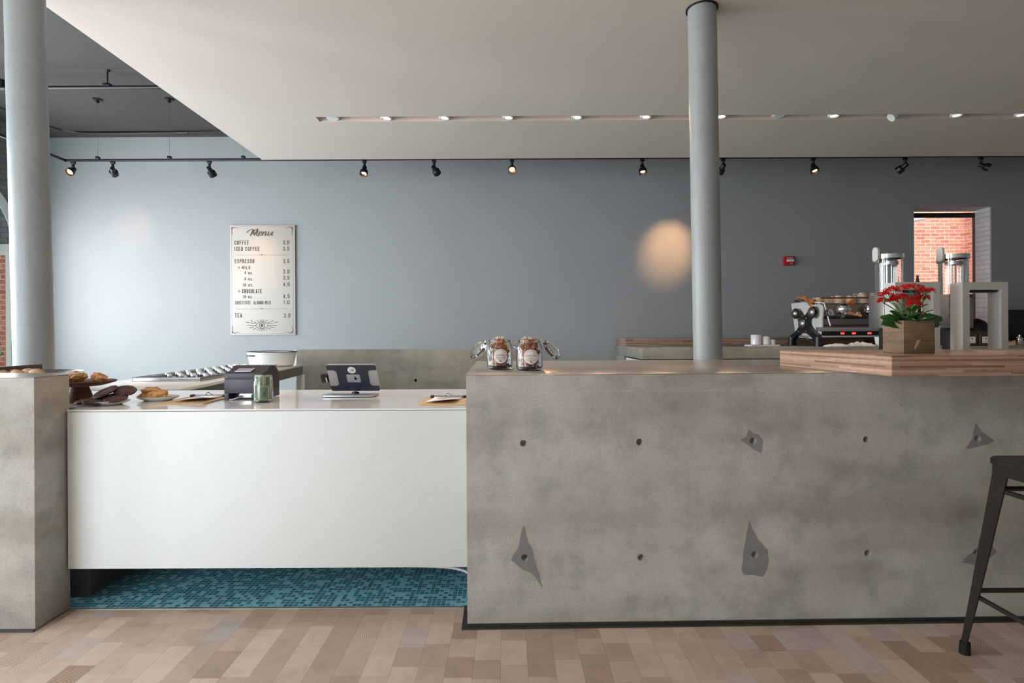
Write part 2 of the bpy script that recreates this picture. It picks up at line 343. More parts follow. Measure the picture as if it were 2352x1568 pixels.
def copy_tree(o, parent=None):
    c = o.copy(); C.objects.link(c)
    if parent: c.parent = parent
    for ch in list(o.children): copy_tree(ch, c)
    return c
RX = lambda a: Matrix.Rotation(a, 4, 'X'); RY = lambda a: Matrix.Rotation(a, 4, 'Y'); RZ = lambda a: Matrix.Rotation(a, 4, 'Z'); T = lambda *v: Matrix.Translation(v)
def smooth_pts(pts, n=8):
    pts = [Vector(p) for p in pts]; out = []
    for i in range(len(pts)-1):
        p0, p1, p2, p3 = pts[max(i-1, 0)], pts[i], pts[i+1], pts[min(i+2, len(pts)-1)]
        for k in range(n):
            t = k/n
            out.append(.5*((2*p1)+(-p0+p2)*t+(2*p0-5*p1+4*p2-p3)*t*t+(-p0+3*p1-3*p2+p3)*t**3))
    out.append(pts[-1]); return out
def text_into(mb, s, x0, x1, z0, z1, y, bold=0.0, shear=0.0, mat=None, wrap=None):
    """text fitted into a box of the XZ plane, facing -Y"""
    cu = bpy.data.curves.new('t', 'FONT'); cu.body = s; cu.size = 1; cu.offset = bold; cu.shear = shear; cu.resolution_u = 3
    ob = bpy.data.objects.new('t', cu); me = bpy.data.meshes.new_from_object(ob)
    b = bmesh.new(); b.from_mesh(me); bpy.data.meshes.remove(me); bpy.data.objects.remove(ob); bpy.data.curves.remove(cu)
    xs = [v.co.x for v in b.verts]; ys = [v.co.y for v in b.verts]; a0, a1, b0, b1 = min(xs), max(xs), min(ys), max(ys)
    for v in b.verts:
        v.co = Vector((x0+(v.co.x-a0)/(a1-a0)*(x1-x0), y, z0+(v.co.y-b0)/(b1-b0)*(z1-z0)))
        if wrap: v.co = wrap(v.co)
    mb._add(b, mat)
KK = [0]
def ribbon(mb, pts, wid, y):
    """flat drawn stroke in the XZ plane (each stroke a hair in front of the last, so crossings stay clean)"""
    KK[0] = (KK[0]+1) % 40; y = y-KK[0]*.000012
    pts = [Vector((p[0], p[1])) for p in pts]; L = []; R = []
    for i, p in enumerate(pts):
        t = pts[min(i+1, len(pts)-1)]-pts[max(i-1, 0)]
        t = t.normalized() if t.length > 1e-9 else Vector((1, 0)); nn = Vector((-t.y, t.x)); w_ = (wid(i/(len(pts)-1), t) if callable(wid) else wid)/2
        L.append(p+nn*w_); R.append(p-nn*w_)
    for i in range(len(pts)-1):
        mb.quad([(R[i].x, y, R[i].y), (R[i+1].x, y, R[i+1].y), (L[i+1].x, y, L[i+1].y), (L[i].x, y, L[i].y)])
def disc(mb, cx, cz, r, y, r_in=0, seg=28, sx=1):
    KK[0] = (KK[0]+1) % 40; y = y-KK[0]*.000012
    for i in range(seg):
        a, b = 2*PI*i/seg, 2*PI*(i+1)/seg; c = lambda t, q: (cx+q*sx*math.cos(t), y, cz+q*math.sin(t))
        if r_in: mb.quad([c(a, r_in), c(a, r), c(b, r), c(b, r_in)])
        else: mb.bm.faces.new([mb.bm.verts.new(p) for p in ((cx, y, cz), c(a, r), c(b, r))])
def arc(cx, cy, rx, ry, a0, a1, n=8): return [(cx+rx*math.cos(math.radians(a0+(a1-a0)*i/n)), cy+ry*math.sin(math.radians(a0+(a1-a0)*i/n))) for i in range(n+1)]
_O = arc(.5, .75, .5, .25, 0, 180)+arc(.5, .25, .5, .25, 180, 360)+[(1, .75)]
G = {'C': [arc(.5, .75, .5, .25, 0, 180)+arc(.5, .25, .5, .25, 180, 360)], 'O': [_O], '0': [_O], 'F': [[(0, 0), (0, 1), (.95, 1)], [(0, .53), (.8, .53)]],
 'E': [[(.95, 1), (0, 1), (0, 0), (.95, 0)], [(0, .53), (.8, .53)]], 'I': [[(.5, 0), (.5, 1)]], '1': [[(.2, .82), (.6, 1), (.6, 0)]], 'D': [[(0, 0), (0, 1), (.5, 1)]+arc(.5, .75, .5, .25, 90, 0)+arc(.5, .25, .5, .25, 0, -90)+[(0, 0)]],
 'S': [arc(.5, .77, .5, .23, 10, 180)+[(.12, .6), (.88, .42)]+arc(.5, .23, .5, .23, 0, -170)], 'P': [[(0, 0), (0, 1), (.5, 1)]+arc(.5, .73, .5, .27, 90, -90)+[(0, .46)]],
 'R': [[(0, 0), (0, 1), (.5, 1)]+arc(.5, .75, .5, .25, 90, -90)+[(0, .5)], [(.5, .5), (1, 0)]], 'M': [[(0, 0), (0, 1), (.5, .3), (1, 1), (1, 0)]], 'L': [[(0, 1), (0, 0), (.9, 0)]], 'K': [[(0, 0), (0, 1)], [(.95, 1), (.05, .42)], [(.3, .6), (1, 0)]],
 'H': [[(0, 0), (0, 1)], [(1, 0), (1, 1)], [(0, .5), (1, .5)]], 'A': [[(0, 0), (.5, 1), (1, 0)], [(.2, .3), (.8, .3)]], 'T': [[(0, 1), (1, 1)], [(.5, 1), (.5, 0)]], 'U': [[(0, 1), (0, .25)]+arc(.5, .25, .5, .25, 180, 360)+[(1, 1)]],
 'B': [[(0, 0), (0, 1), (.5, 1)]+arc(.5, .77, .45, .23, 90, -90)+[(.1, .54), (.5, .54)]+arc(.5, .27, .5, .27, 90, -90)+[(0, 0)]], 'N': [[(0, 0), (0, 1), (1, 0), (1, 1)]], 'V': [[(0, 1), (.5, 0), (1, 1)]],
 '3': [arc(.45, .77, .5, .23, 160, -80)+arc(.45, .27, .52, .27, 80, -160)], '5': [[(.9, 1), (.1, 1), (.05, .55), (.5, .62)]+arc(.45, .31, .52, .31, 75, -160)], '2': [arc(.5, .74, .48, .26, 170, -20)+[(.05, 0), (1, 0)]],
 '4': [[(.75, 0), (.75, 1), (0, .28), (1, .28)]], '6': [[(.85, 1), (.2, .6), (0, .3)]+arc(.5, .28, .5, .28, 180, -180, 14)], 'o': [[(x, y*.68) for x, y in _O]], 'z': [[(.05, .68), (.95, .68), (.05, 0), (.95, 0)]], '.': [[(.35, .05), (.65, .05)]], '+': [[(0, .5), (1, .5)], [(.5, .02), (.5, .98)]], 'G': [arc(.5, .75, .5, .25, 10, 180)+arc(.5, .25, .5, .25, 180, 360)+[(1, .5), (.55, .5)]]}
def line_text(mb, s, x0, x1, z0, z1, y, wt=.13, gap=.42, dot=.5):
    adv = [(.45 if c in 'I1' else .28 if c == '.' else .55 if c == ' ' else 1.15 if c == 'M' else 1.0) for c in s]
    tot = sum(adv)+gap*(len(s)-1); u = (x1-x0)/tot; h = z1-z0; wd = h*wt; x = x0
    for c, a in zip(s, adv):
        if c in G:
            for st in G[c]:
                aw = a*u if c not in 'I1' else a*u
                q = [(x+wd/2+px*(aw-wd), z0+wd/2+pz*(h-wd)) for px, pz in st]
                if c == '.': q = [(x+aw/2-wd*.55, z0+wd*.55), (x+aw/2+wd*.55, z0+wd*.55)]
                # extend ends so that corners close
                a_, b_ = Vector(q[0]), Vector(q[-1]); d0 = (a_-Vector(q[1])).normalized()*wd*.45; d1 = (b_-Vector(q[-2])).normalized()*wd*.45
                if c != '.': q = [tuple(a_+d0)]+q[1:-1]+[tuple(b_+d1)]
                for p_, r_ in zip(q, q[1:]):
                    y -= .00001
                    pa, pb = Vector(p_), Vector(r_); dd = (pb-pa).normalized()*wd*(.12 if len(q) > 6 else .0)
                    ribbon(mb, [tuple(pa-dd), tuple(pb+dd)], wd if c != '.' else wd*1.1, y)
                if len(q) < 9 and c != '.':
                    for p_ in q[1:-1]: y -= .00001; disc(mb, p_[0], p_[1], wd/2, y, seg=8)
        x += (a+gap)*u
def circ(cx, cy, r, n=20, a0=0): return [(cx+r*math.cos(a0+2*PI*i/n), cy+r*math.sin(a0+2*PI*i/n)) for i in range(n)]
# ================================================================== THE SETTING
WY = 8.70; HC = 4.35; SOF = 3.49; LX = -7.26; RXW = 9.2; FY = -1.3
def rect(x0, x1, y0, y1): return [(x0, y0), (x1, y0), (x1, y1), (x0, y1)]
struct(MB().box(LX-.4, RXW+.3, FY-.3, 2.545, -.1, 0).build('floor', 'floor_wood'))
struct(MB().box(LX-.4, RXW+.3, 2.545, WY+.35, -.1, 0).build('floor', 'mosaic'))
struct(MB().box(-2.005, -.20, 2.538, 2.548, 0, .003).build('trim_1', 'aluminium_strip'))
# far wall with the window opening
wl, wr, wt = P(2099, 474, WY), P(2276, 474, WY), P(2180, 475, WY).z
WIN = rect(wl.x, wr.x, 0.95, wt)
struct(MB().prism(rect(LX-.4, RXW+.3, 0, HC+.2), WY, WY+.02, 'XZ', holes=[WIN]).build('wall_back', 'wall_paint'))
struct(MB().prism(rect(LX-.4, RXW+.3, 0, HC+.2), WY+.021, WY+.34, 'XZ', holes=[WIN]).build('wall_back', 'painted_brick'))
w5 = struct(MB().box(wl.x, wr.x, WY+.30, WY+.36, wt-.10, wt-.03).build('window_6', 'black_paint'))
MB().box(wl.x, wr.x, WY+.325, WY+.331, .95, wt-.10).build('window_pane', 'window_glass', w5)
MB().box(wl.x, wl.x+.02, WY+.30, WY+.35, .95, wt-.1).box(wr.x-.005, wr.x, WY+.30, WY+.35, .95, wt-.1).build('window_frame', 'black_paint', w5)
# left wall with arched windows
R_A, SPR, SILL = .80, 2.60, .60
def arch(yc, r, sill, spr=SPR): return [(yc-r, sill), (yc+r, sill), (yc+r, spr)]+[(yc+r*math.cos(PI*i/24), spr+r*math.sin(PI*i/24)) for i in range(1, 24)]+[(yc-r, spr)]
struct(MB().prism(rect(FY-.3, WY+.3, 0, HC+.2), LX, LX-.38, 'YZ', holes=[arch(y, R_A, SILL) for y in WIN_Y]).build('wall_left', 'gray_brick'))
for i, yc in enumerate(WIN_Y):
    w0 = struct(MB().prism(arch(yc, R_A-.0, SILL), LX-.24, LX-.29, 'YZ', holes=[arch(yc, R_A-.06, SILL+.06)]).build('window_%d' % (i+1), 'white_paint'))
    m = MB().box(LX-.29, LX-.24, yc-R_A, yc+R_A, SPR-.03, SPR+.03).box(LX-.28, LX-.25, yc-.02, yc+.02, SILL, SPR+R_A)
    m.build('glazing_bar', 'white_paint', w0)
    MB().prism(arch(yc, R_A-.05, SILL+.05), LX-.264, LX-.268, 'YZ').build('window_pane', 'window_glass', w0)
    out = [(yc+R_A+.14, SILL), (yc+R_A+.14, SPR)]+[(yc+(R_A+.14)*math.cos(PI*k/24), SPR+(R_A+.14)*math.sin(PI*k/24)) for k in range(1, 24)]+[(yc-R_A-.14, SPR), (yc-R_A-.14, SILL)]
    inn = [(yc-R_A, SILL), (yc-R_A, SPR)]+[(yc+R_A*math.cos(PI*(24-k)/24), SPR+R_A*math.sin(PI*k/24)) for k in range(1, 24)]+[(yc+R_A, SPR), (yc+R_A, SILL)]
    MB().box(LX-.233, LX-.075, yc+R_A-.006, yc+R_A+.001, SILL+.01, 2.44).build('brick_reveal', 'red_brick', w0); MB().box(LX-.233, LX-.002, yc+R_A-.009, yc+R_A+.001, 2.44, 2.60).box(LX-.074, LX-.002, yc+R_A-.009, yc+R_A+.001, SILL+.01, 2.439).build('reveal_block', 'limestone', w0)
    MB().prism(out+inn, LX, LX+.015, 'YZ').build('window_surround', 'white_wall', w0)
struct(MB().box(RXW, RXW+.2, FY-.3, WY+.3, 0, HC+.2).build('wall_right', 'wall_paint'))
fr = [rect(-6.1, -2.5, .4, 3.0)]
struct(MB().prism(rect(LX-.4, RXW+.3, 0, HC+.2), FY, FY-.25, 'XZ', holes=fr).build('wall_front', 'white_wall'))
for i, r in enumerate(fr):
    x0, x1 = r[0][0], r[1][0]
    w0 = struct(MB().prism(r, FY-.10, FY-.16, 'XZ', holes=[rect(x0+.06, x1-.06, .46, 2.94)]).build('window_%d' % (i+7), 'black_paint'))
    MB().box((x0+x1)/2-.03, (x0+x1)/2+.03, FY-.16, FY-.10, .4, 3.0).build('mullion', 'black_paint', w0)
    MB().box(x0+.05, x1-.05, FY-.133, FY-.129, .45, 2.95).build('window_pane', 'window_glass', w0)
# ceilings
struct(MB().box(LX-.4, RXW+.3, FY-.3, WY+.35, HC, HC+.15).build('ceiling', 'high_ceiling_paint'))
SX = P(602, 368, 7.12).x; s0 = P(725, 268.7, 5.735).x
slot = rect(s0, 9.0, 5.735, 5.865)
struct(MB().prism(rect(SX, RXW, FY, 7.12), SOF, SOF+.06, 'XY', holes=[slot]).box(SX, RXW, FY, 7.12, SOF+.062, SOF+.22).build('ceiling', 'ceiling_paint'))
# outside
tag(struct(MB().box(5.0, 13, 12.3, 12.8, 0, 7).build('trim_2', 'red_brick')))
tag(struct(MB().box(P(2240, 600, 12.05).x, 11.5, 12.05, 12.3, 0, 7).build('trim_3', 'red_brick')))
struct(MB().box(LX-2.2, LX-.385, 8.25, 9.0, 0, 2.44).build('trim_4', 'red_brick'))
struct(MB().box(LX-2.2, LX-.385, 8.22, 9.0, 2.44, 2.66).build('trim_5', 'limestone'))
struct(MB().box(-40, 40, -40, 60, -.25, -.12).build('floor', 'pavement'))
# ================================================================== COLUMNS
def column(px0, py0, px1, py1, Y, dia, ring, label):
    a, b = P(px0, py0, Y), P(px1, py1, Y); d = (a-b)/(a.z-b.z)
    ztop = SOF
    base = b+d*(0-b.z); t = empty('iron_column', base)
    top = d*ztop; m = MB(); pts = [d*(ztop*i/24) for i in range(25)]
    m.tube(pts, dia/2, 40, radii=[dia/2*(1+.008*math.sin(i*2.3)) for i in range(25)])
    m.build('shaft', 'column_paint', t)
    m = MB().lathe([(dia/2-.004, ztop-.008), (dia/2+.012, ztop-.008), (dia/2+.012, ztop-.0005), (dia/2-.004, ztop-.0005)], 40, (top.x, top.y, 0)); m.build('ceiling_collar', 'black_paint', t)
    m = MB().lathe([(dia/2-.004, 0.0), (dia/2+.03, 0.0), (dia/2+.02, .05), (dia/2-.004, .06)], 40); m.build('base_ring', 'column_paint', t)
    tag(t, label, 'column'); return t
column(1612, 10, 1626, 820, 3.86, .192, 1, 'grey painted round column standing behind the long concrete counter')
column(57.5, 5, 79, 850, 3.52, .207, 1, 'grey painted round column at the far left behind the pastries')
# ================================================================== CONCRETE COUNTER
cc = empty('concrete_counter', (-.181, 2.369, 0), .017)
tag(cc, 'long raised board-formed concrete counter with round tie holes on the right', 'counter')
def to_local(p):   # photo point on the counter front -> local x, z
    px, py = p; ca = math.tan(.017); dx, dy = px-CX, py-CY; ux, uz = (dx-ROLL*dy)/F, -(dy+ROLL*dx)/F
    Y = (2.369+.181*ca)/(1-ux*ca); X = ux*Y
    return ((X+.181)/math.cos(.017), H+uz*Y)
LEN, CH = 3.9, 1.070
holes_px = [(1202, 1018), (1469, 1015), (1729, 1012), (1990, 1009), (2245, 1007), (1205, 1280), (1472, 1280), (1733, 1273), (1993, 1270), (2243, 1266)]
hl = [to_local(p) for p in holes_px]; HR = .0145
m = MB(); b = bmesh.new(); es = []
for lp in [rect(0, LEN, 0, CH)]+[circ(x, z, HR, 20) for x, z in hl]:
    vs = [b.verts.new((p[0], 0, p[1])) for p in lp]; es += [b.edges.new((vs[i], vs[(i+1) % len(vs)])) for i in range(len(vs))]
bmesh.ops.triangle_fill(b, use_beauty=True, use_dissolve=False, edges=es)
for f in b.faces:
    if f.normal.y > 0: f.normal_flip()
m._add(b)
D = 1.22
m.quad([(0, 0, 0), (0, 0, CH), (0, D, CH), (0, D, 0)]); m.quad([(LEN, 0, 0), (LEN, D, 0), (LEN, D, CH), (LEN, 0, CH)])
m.quad([(0, D, 0), (0, D, CH), (LEN, D, CH), (LEN, D, 0)]); m.quad([(0, 0, 0), (0, D, 0), (LEN, D, 0), (LEN, 0, 0)]); m.quad([(0, 0, CH), (LEN, 0, CH), (LEN, D, CH), (0, D, CH)])
for x, z in hl:
    n_ = 20; ring = lambda r, y: [(x+r*math.cos(2*PI*i/n_), y, z+r*math.sin(2*PI*i/n_)) for i in range(n_)]
    R0, R1 = ring(HR, 0), ring(HR*.78, .035)
    for i in range(n_): m.quad([R0[i], R0[(i+1) % n_], R1[(i+1) % n_], R1[i]])
    m.bm.faces.new([m.bm.verts.new(p) for p in R1])
body = m.build('counter_body', 'concrete', cc)
MB().box(-.002, LEN, -.002, D, CH, CH+.003, .001).build('counter_top', 'concrete_polished', cc)
m = MB().box(-.023, LEN, -.023, 0, 0.0, .006).box(-.023, -.001, 0, .18, 0, .006).box(0, LEN, -.006, -.001, 0.006, .016)
m.build('base_channel', 'trim_metal', cc)
patches = [([(1203, 1205), (1212, 1240), (1222, 1262), (1228, 1290), (1240, 1325), (1245, 1350), (1232, 1330), (1222, 1316), (1200, 1308), (1188, 1298), (1174, 1285), (1180, 1272), (1190, 1258), (1197, 1225)], 5),
           ([(1719, 985), (1727, 993), (1744, 998), (1752, 1012), (1748, 1040), (1735, 1034), (1718, 1022), (1700, 1010), (1714, 1003)], 2),
           ([(1720, 1197), (1728, 1215), (1742, 1240), (1762, 1262), (1765, 1288), (1760, 1310), (1752, 1324), (1732, 1320), (1708, 1321), (1703, 1308), (1707, 1270), (1714, 1225)], 7),
           ([(2241, 972), (2252, 990), (2285, 1012), (2262, 1022), (2232, 1029), (2218, 1030), (2232, 1008)], 4),
           ([(2260, 1215), (2268, 1240), (2290, 1268), (2262, 1290), (2236, 1296), (2208, 1290), (2222, 1275), (2244, 1262), (2250, 1236)], 9)]
for pl, hi in patches:
    poly = [to_local(p) for p in pl]; x, z = hl[hi]
    # subdivide and roughen the outline
    q = []
    for i in range(len(poly)):
        a, b_ = poly[i], poly[(i+1) % len(poly)]
        for k in range(4):
            t = k/4; q.append((a[0]+(b_[0]-a[0])*t+random.uniform(-.0015, .0015), a[1]+(b_[1]-a[1])*t+random.uniform(-.0015, .0015)))
    tag(MB().prism(q, -.0012, -.0001, 'XZ', holes=[circ(x, z, HR, 20)]).build('repair_patch', 'concrete_patch', cc), 'smooth darker grey cement patch around a tie hole')
# left concrete block
blk = empty('concrete_pier', (-2.006, 2.355, 0)); tag(blk, 'plain concrete pier block at the far left edge beside the white counter', 'counter')
MB().box(-1.6, 0, 0, .191, .004, CH, .004).build('pier_body', 'concrete_end', blk)
MB().box(-1.6, -.0005, .001, .29, CH, CH+.002).build('pier_top', 'concrete_polished', blk)
MB().box(-1.6, .0, -.012, 0, 0, .01).build('base_channel', 'trim_metal', blk)
# ================================================================== WHITE SERVICE COUNTER
ZT = .912
wc = empty('service_counter', (-1.1, 2.95, 0)); tag(wc, 'low service counter with a wide white front panel hovering above teal tile', 'counter')
L_ = lambda m: m.xf(T(1.1, -2.95, 0))
L_(MB().prism([(-2.002, 2.52), (-.1865, 2.52), (-.204, 3.40), (-3.3, 3.40), (-3.3, 2.65), (-2.002, 2.65)], ZT-.008, ZT, 'XY', bev=.0015)).build('counter_top', 'white_laminate', wc)
L_(MB().box(-1.999, -.190, 2.522, 2.54, .192, ZT-.0105, .001)).build('front_panel', 'white_panel', wc)
L_(MB().box(-1.999, -.206, 2.541, 3.38, .20, ZT-.010)).build('cabinet_body', 'white_paint', wc)
L_(MB().box(-1.98, -.206, 3.10, 3.36, .0, .199)).build('plinth', 'concrete_plinth', wc)
L_(MB().box(-3.3, -2.0, 2.66, 3.38, .0, ZT-.010)).build('side_plinth', 'concrete_plinth', wc)
cb = MB(); cb.tube(smooth_pts([P(930, 1299, 2.62), P(985, 1300.5, 2.60), P(1030, 1303, 2.585), P(1062, 1309, 2.575), P(1075, 1316, 2.57)], 6), .0055)
tag(cb.build('power_cable', 'cable_white'), 'white cable sagging below the front panel beside the concrete counter', 'cable')
# return counter (steel framed table running back to the far wall)
rt = empty('prep_table', (-2.47, 3.455, 0), math.radians(6.0)); tag(rt, 'long pale prep table running back towards the grey wall, carrying the tray', 'table')
TL = 3.0; xr = .41
MB().box(-.37, xr, 0, TL, ZT-.022, ZT, .002).build('table_top', 'white_laminate', rt)
MB().box(-.35, xr-.015, .01, TL-.01, ZT-.12, ZT-.023).build('apron', 'brushed_steel', rt)
for sx, sy in ((xr-.035, .03), (-.36, .03), (xr-.035, TL-.05), (-.36, TL-.05)): MB().box(sx, sx+.04, sy, sy+.04, 0, ZT-.12, .002).build('leg', 'white_paint', rt)
MB().box(-.355, xr-.30, .1, TL-.1, .15, ZT-.121).build('drawer_cabinet', 'brushed_steel', rt)
# metal tray with vials
tr = empty('display_tray', (-2.50, 4.07, ZT)); tag(tr, 'shallow steel display tray on the prep table filled with small white capped vials', 'tray')
m = MB().box(-.25, .25, 0, 1.75, .0, .004); 
for a in ((-.25, -.244, 0, 1.75), (.244, .25, 0, 1.75), (-.25, .25, 0, .006), (-.25, .25, 1.744, 1.75)): m.box(*a, 0.004, .030, .001)
m.box(-.257, .257, -.006, 0, .026, .031).box(-.257, .257, 1.75, 1.756, .026, .031).box(-.257, -.25, 0, 1.75, .026, .031).box(.25, .257, 0, 1.75, .026, .031)
sh = Matrix.Identity(4); sh[0][1] = -.10; m.xf(sh); m.build('tray_body', 'steel', tr)
vial = empty('vial', (0, 0, 0)); MB().lathe([(0, 0), (.011, 0), (.0125, .003), (.0125, .016), (0, .016)], 12).build('bottle', 'slate_plastic', vial)
MB().lathe([(0, .0162), (.0125, .0162), (.0128, .026), (.0115, .029), (0, .029)], 12).build('cap', 'white_enamel', vial)
VL = 'tiny white capped vial standing in the steel display tray'
k = 0
for r in range(9):
    for c_ in range(9):
        yy = .17+r*.175+(.08 if c_ % 2 else 0); xx = -.17+c_*.045+random.uniform(-.006, .006)+(.02 if r == 0 else 0)
        if xx < -.25+.035 or xx > .225 or yy > 1.70 or (r == 0 and c_ < 2): continue
        o = vial if k == 0 else copy_tree(vial); k += 1
        q = Vector((xx-.10*yy, yy, 0)); o.scale = (1.25, 1.25, 1.3); o.location = Vector((-2.50, 4.07, ZT+.0042))+q; tag(o, VL, 'vial', 'vials in the display tray')
# enamel tub
tub = empty('enamel_tub', (-2.598, 6.12, ZT)); tag(tub, 'oval white enamel tub with dark rim standing at the end of the prep table', 'tub')
TX, TY = .235, .20
MB().lathe([(0, 0), (.90, 0), (.98, .012), (1.1, .155), (1.085, .155), (.965, .02), (.89, .008), (0, .008)], 48, sx=TX, sy=TY).build('tub_body', 'white_enamel', tub)
MB().tube([(TX*1.11*math.cos(a*PI/24), TY*1.11*math.sin(a*PI/24), .157) for a in range(48)], .005, 8, True).build('rim', 'printer_dark', tub)
MB().tube(smooth_pts([(-.19, -.165, .115), (-.19, -.19, .118), (-.15, -.215, .118), (-.11, -.215, .118), (-.11, -.19, .115)], 5), .007, 8).build('handle', 'black_paint', tub)
# low concrete wall behind
lw = empty('low_partition', (-2.54, 6.68, 0)); tag(lw, 'low concrete partition wall in the back between the prep table and the rear bar', 'counter')
zl = P(880, 802.5, 6.68).z; xe = P(1216, 802, 6.68).x
hx, hz = P(955, 873, 6.68).x+2.54, P(955, 873, 6.68).z
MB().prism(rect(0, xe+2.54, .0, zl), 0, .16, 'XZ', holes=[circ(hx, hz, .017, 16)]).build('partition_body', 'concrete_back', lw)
MB().lathe([(.0165, 0), (.012, .05), (0, .05)], 16, mat=RX(-PI/2), c=(hx, 0.0, hz)).build('tie_hole', 'black_paint', lw)
MB().box(-.03, -.001, .0, .16, .0, zl, .002).build('end_strip', 'white_paint', lw)
# ================================================================== BACK BAR
bb = empty('rear_bar', (1.655, 6.9, 0)); tag(bb, 'rear concrete bar along the dark grey wall, carrying the espresso machine', 'counter')
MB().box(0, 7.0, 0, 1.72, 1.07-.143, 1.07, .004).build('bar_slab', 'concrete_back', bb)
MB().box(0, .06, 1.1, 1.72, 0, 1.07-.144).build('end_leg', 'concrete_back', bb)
MB().box(.03, .08, .14, 1.09, 0, 1.07-.165).build('end_panel', 'white_paint', bb)
MB().box(.085, 7.0, .16, 1.70, 0, 1.07-.144).build('cabinet', 'dark_metal', bb)
wb = empty('rear_wood_shelf', (1.665, 7.9, 1.0705)); tag(wb, 'laminated wood ledge lying on the rear concrete bar against the grey wall', 'shelf')
MB().box(0, 7.0, 0, .72, 0, .107, .002).build('ledge', 'butcher_block_back', wb)
# ================================================================== BUTCHER BLOCK on the front counter
bz0, bz1 = CH+.0035, CH+.083
bl = empty('butcher_block', (1.46, 2.16, bz0)); tag(bl, 'thick laminated wood bar top lying on the concrete counter at the right', 'bar top')
MB().prism([(.025, 0), (2.6, .04), (2.6, .80), (-.02, .80), (-.012, .52)], 0, bz1-bz0, 'XY', bev=.0015).build('wood_slab', 'butcher_block', bl)
# ================================================================== MENU BOARD
Yb = WY-.03; sc_ = Yb/F/5.405; o0 = P(510+98/5.405, 500+93/5.405, Yb); BW, BH = (905-98)*sc_, (1457-93)*sc_
mn = empty('menu_board', (o0.x+BW/2, WY-.003, o0.z-BH)); tag(mn, 'tall white menu sign with brown lettering and an eye drawing on the wall', 'sign')
MB().box(-BW/2, BW/2, -.027, 0, 0, BH, .002).build('board', 'menu_board', mn)
bx = lambda c: (c-98)*sc_-BW/2
bzz = lambda c: BH-(c-93)*sc_
YF = -.0282
def mt(s, a, b_, c, d):
    q_ = MB(); line_text(q_, s, bx(a), bx(c), bzz(d), bzz(b_), YF, .11 if s == '+' or len(s) > 15 else .15); q_.build('menu_line', 'ink_brown', mn)
for s, a, b_, c, d in (('COFFEE', 153, 283, 332, 335), ('3.0', 755, 283, 835, 333), ('ICED COFFEE', 153, 362, 465, 413), ('3.5', 755, 362, 835, 412), ('ESPRESSO', 155, 513, 397, 565), ('2.5', 757, 515, 833, 565),
    ('+', 188, 600, 228, 640), ('MILK', 245, 598, 350, 640), ('4 oz.', 277, 660, 378, 703), ('3.0', 755, 645, 835, 697), ('6 oz.', 275, 738, 380, 778), ('3.5', 755, 723, 835, 775), ('10 oz.', 260, 813, 380, 855), ('4.0', 755, 803, 835, 855),
    ('+', 188, 892, 228, 933), ('CHOCOLATE', 245, 885, 490, 937), ('10 oz.', 260, 960, 375, 1000), ('4.5', 755, 950, 835, 1003), ('SUBSTITUTE  ALMOND MILK', 155, 1033, 600, 1076), ('1.0', 762, 1027, 833, 1077), ('TEA', 153, 1185, 243, 1238), ('3.0', 762, 1190, 843, 1242)):
    mt(s, a, b_, c, d)
tm = MB()
strokes = [[(306, 186), (330, 164), (362, 146), (386, 142)], [(387, 142), (372, 180), (350, 228)], [(352, 226), (380, 190), (415, 152), (444, 139)], [(444, 139), (430, 165), (408, 205), (398, 224)], [(386, 146), (392, 175), (398, 205), (399, 220)], [(444, 139), (440, 175), (430, 208), (440, 228), (458, 220)],
    [(455, 207), (478, 197), (492, 182), (485, 171), (468, 180), (455, 203), (460, 221), (478, 221), (503, 200)], [(516, 174), (508, 198), (498, 224)], [(500, 218), (520, 188), (542, 173), (547, 182), (536, 208), (540, 224), (562, 204)],
    [(586, 174), (573, 200), (570, 216), (580, 223), (604, 204), (632, 173)], [(632, 173), (620, 200), (615, 216), (620, 223), (634, 215)]]
for st in strokes:
    pts = smooth_pts([(bx(x), bzz(y), 0) for x, y in st], 8)
    ribbon(tm, pts, lambda t, d: (.006+.014*abs(d.y)**1.5)*(.75 if t < .05 or t > .95 else 1), YF)
tm.build('menu_title', 'ink_brown', mn)
tm = MB()
for y in (465, 1133):
    ribbon(tm, [(bx(165), bzz(y)), (bx(455), bzz(y))], .003, YF); ribbon(tm, [(bx(525), bzz(y)), (bx(818), bzz(y))], .003, YF)
    ribbon(tm, smooth_pts([(bx(455), bzz(y+3), 0), (bx(475), bzz(y-5), 0), (bx(490), bzz(y+2), 0), (bx(505), bzz(y-5), 0), (bx(525), bzz(y+3), 0)], 4), .005, YF); disc(tm, bx(490), bzz(y-6), .007, YF, seg=10)
for (a, b_), (c, d) in (((118, 110), (880, 110)), ((118, 1440), (880, 1440)), ((118, 110), (118, 1440)), ((880, 110), (880, 1440))): ribbon(tm, [(bx(a), bzz(b_)), (bx(c), bzz(d))], .002, YF)
for cx_, cy_, sx, sy in ((126, 128, 1, 1), (868, 128, -1, 1), (126, 1422, 1, -1), (868, 1422, -1, -1)):
    disc(tm, bx(cx_), bzz(cy_), .012, YF, seg=12)
    ribbon(tm, smooth_pts([(bx(cx_), bzz(cy_), 0), (bx(cx_+sx*30), bzz(cy_-sy*8), 0), (bx(cx_+sx*60), bzz(cy_+sy*2), 0), (bx(cx_+sx*90), bzz(cy_-sy*6), 0)], 5), lambda t, d: .011*(1-t*.8), YF)
    ribbon(tm, smooth_pts([(bx(cx_), bzz(cy_), 0), (bx(cx_-sx*6), bzz(cy_+sy*30), 0), (bx(cx_+sx*2), bzz(cy_+sy*60), 0), (bx(cx_-sx*5), bzz(cy_+sy*90), 0)], 5), lambda t, d: .011*(1-t*.8), YF)
tm.build('menu_ornament', 'ink_brown', mn)
tm = MB(); ex, ey = 490, 1337
def eb(x, y): return (bx(ex+x), bzz(ey+y))
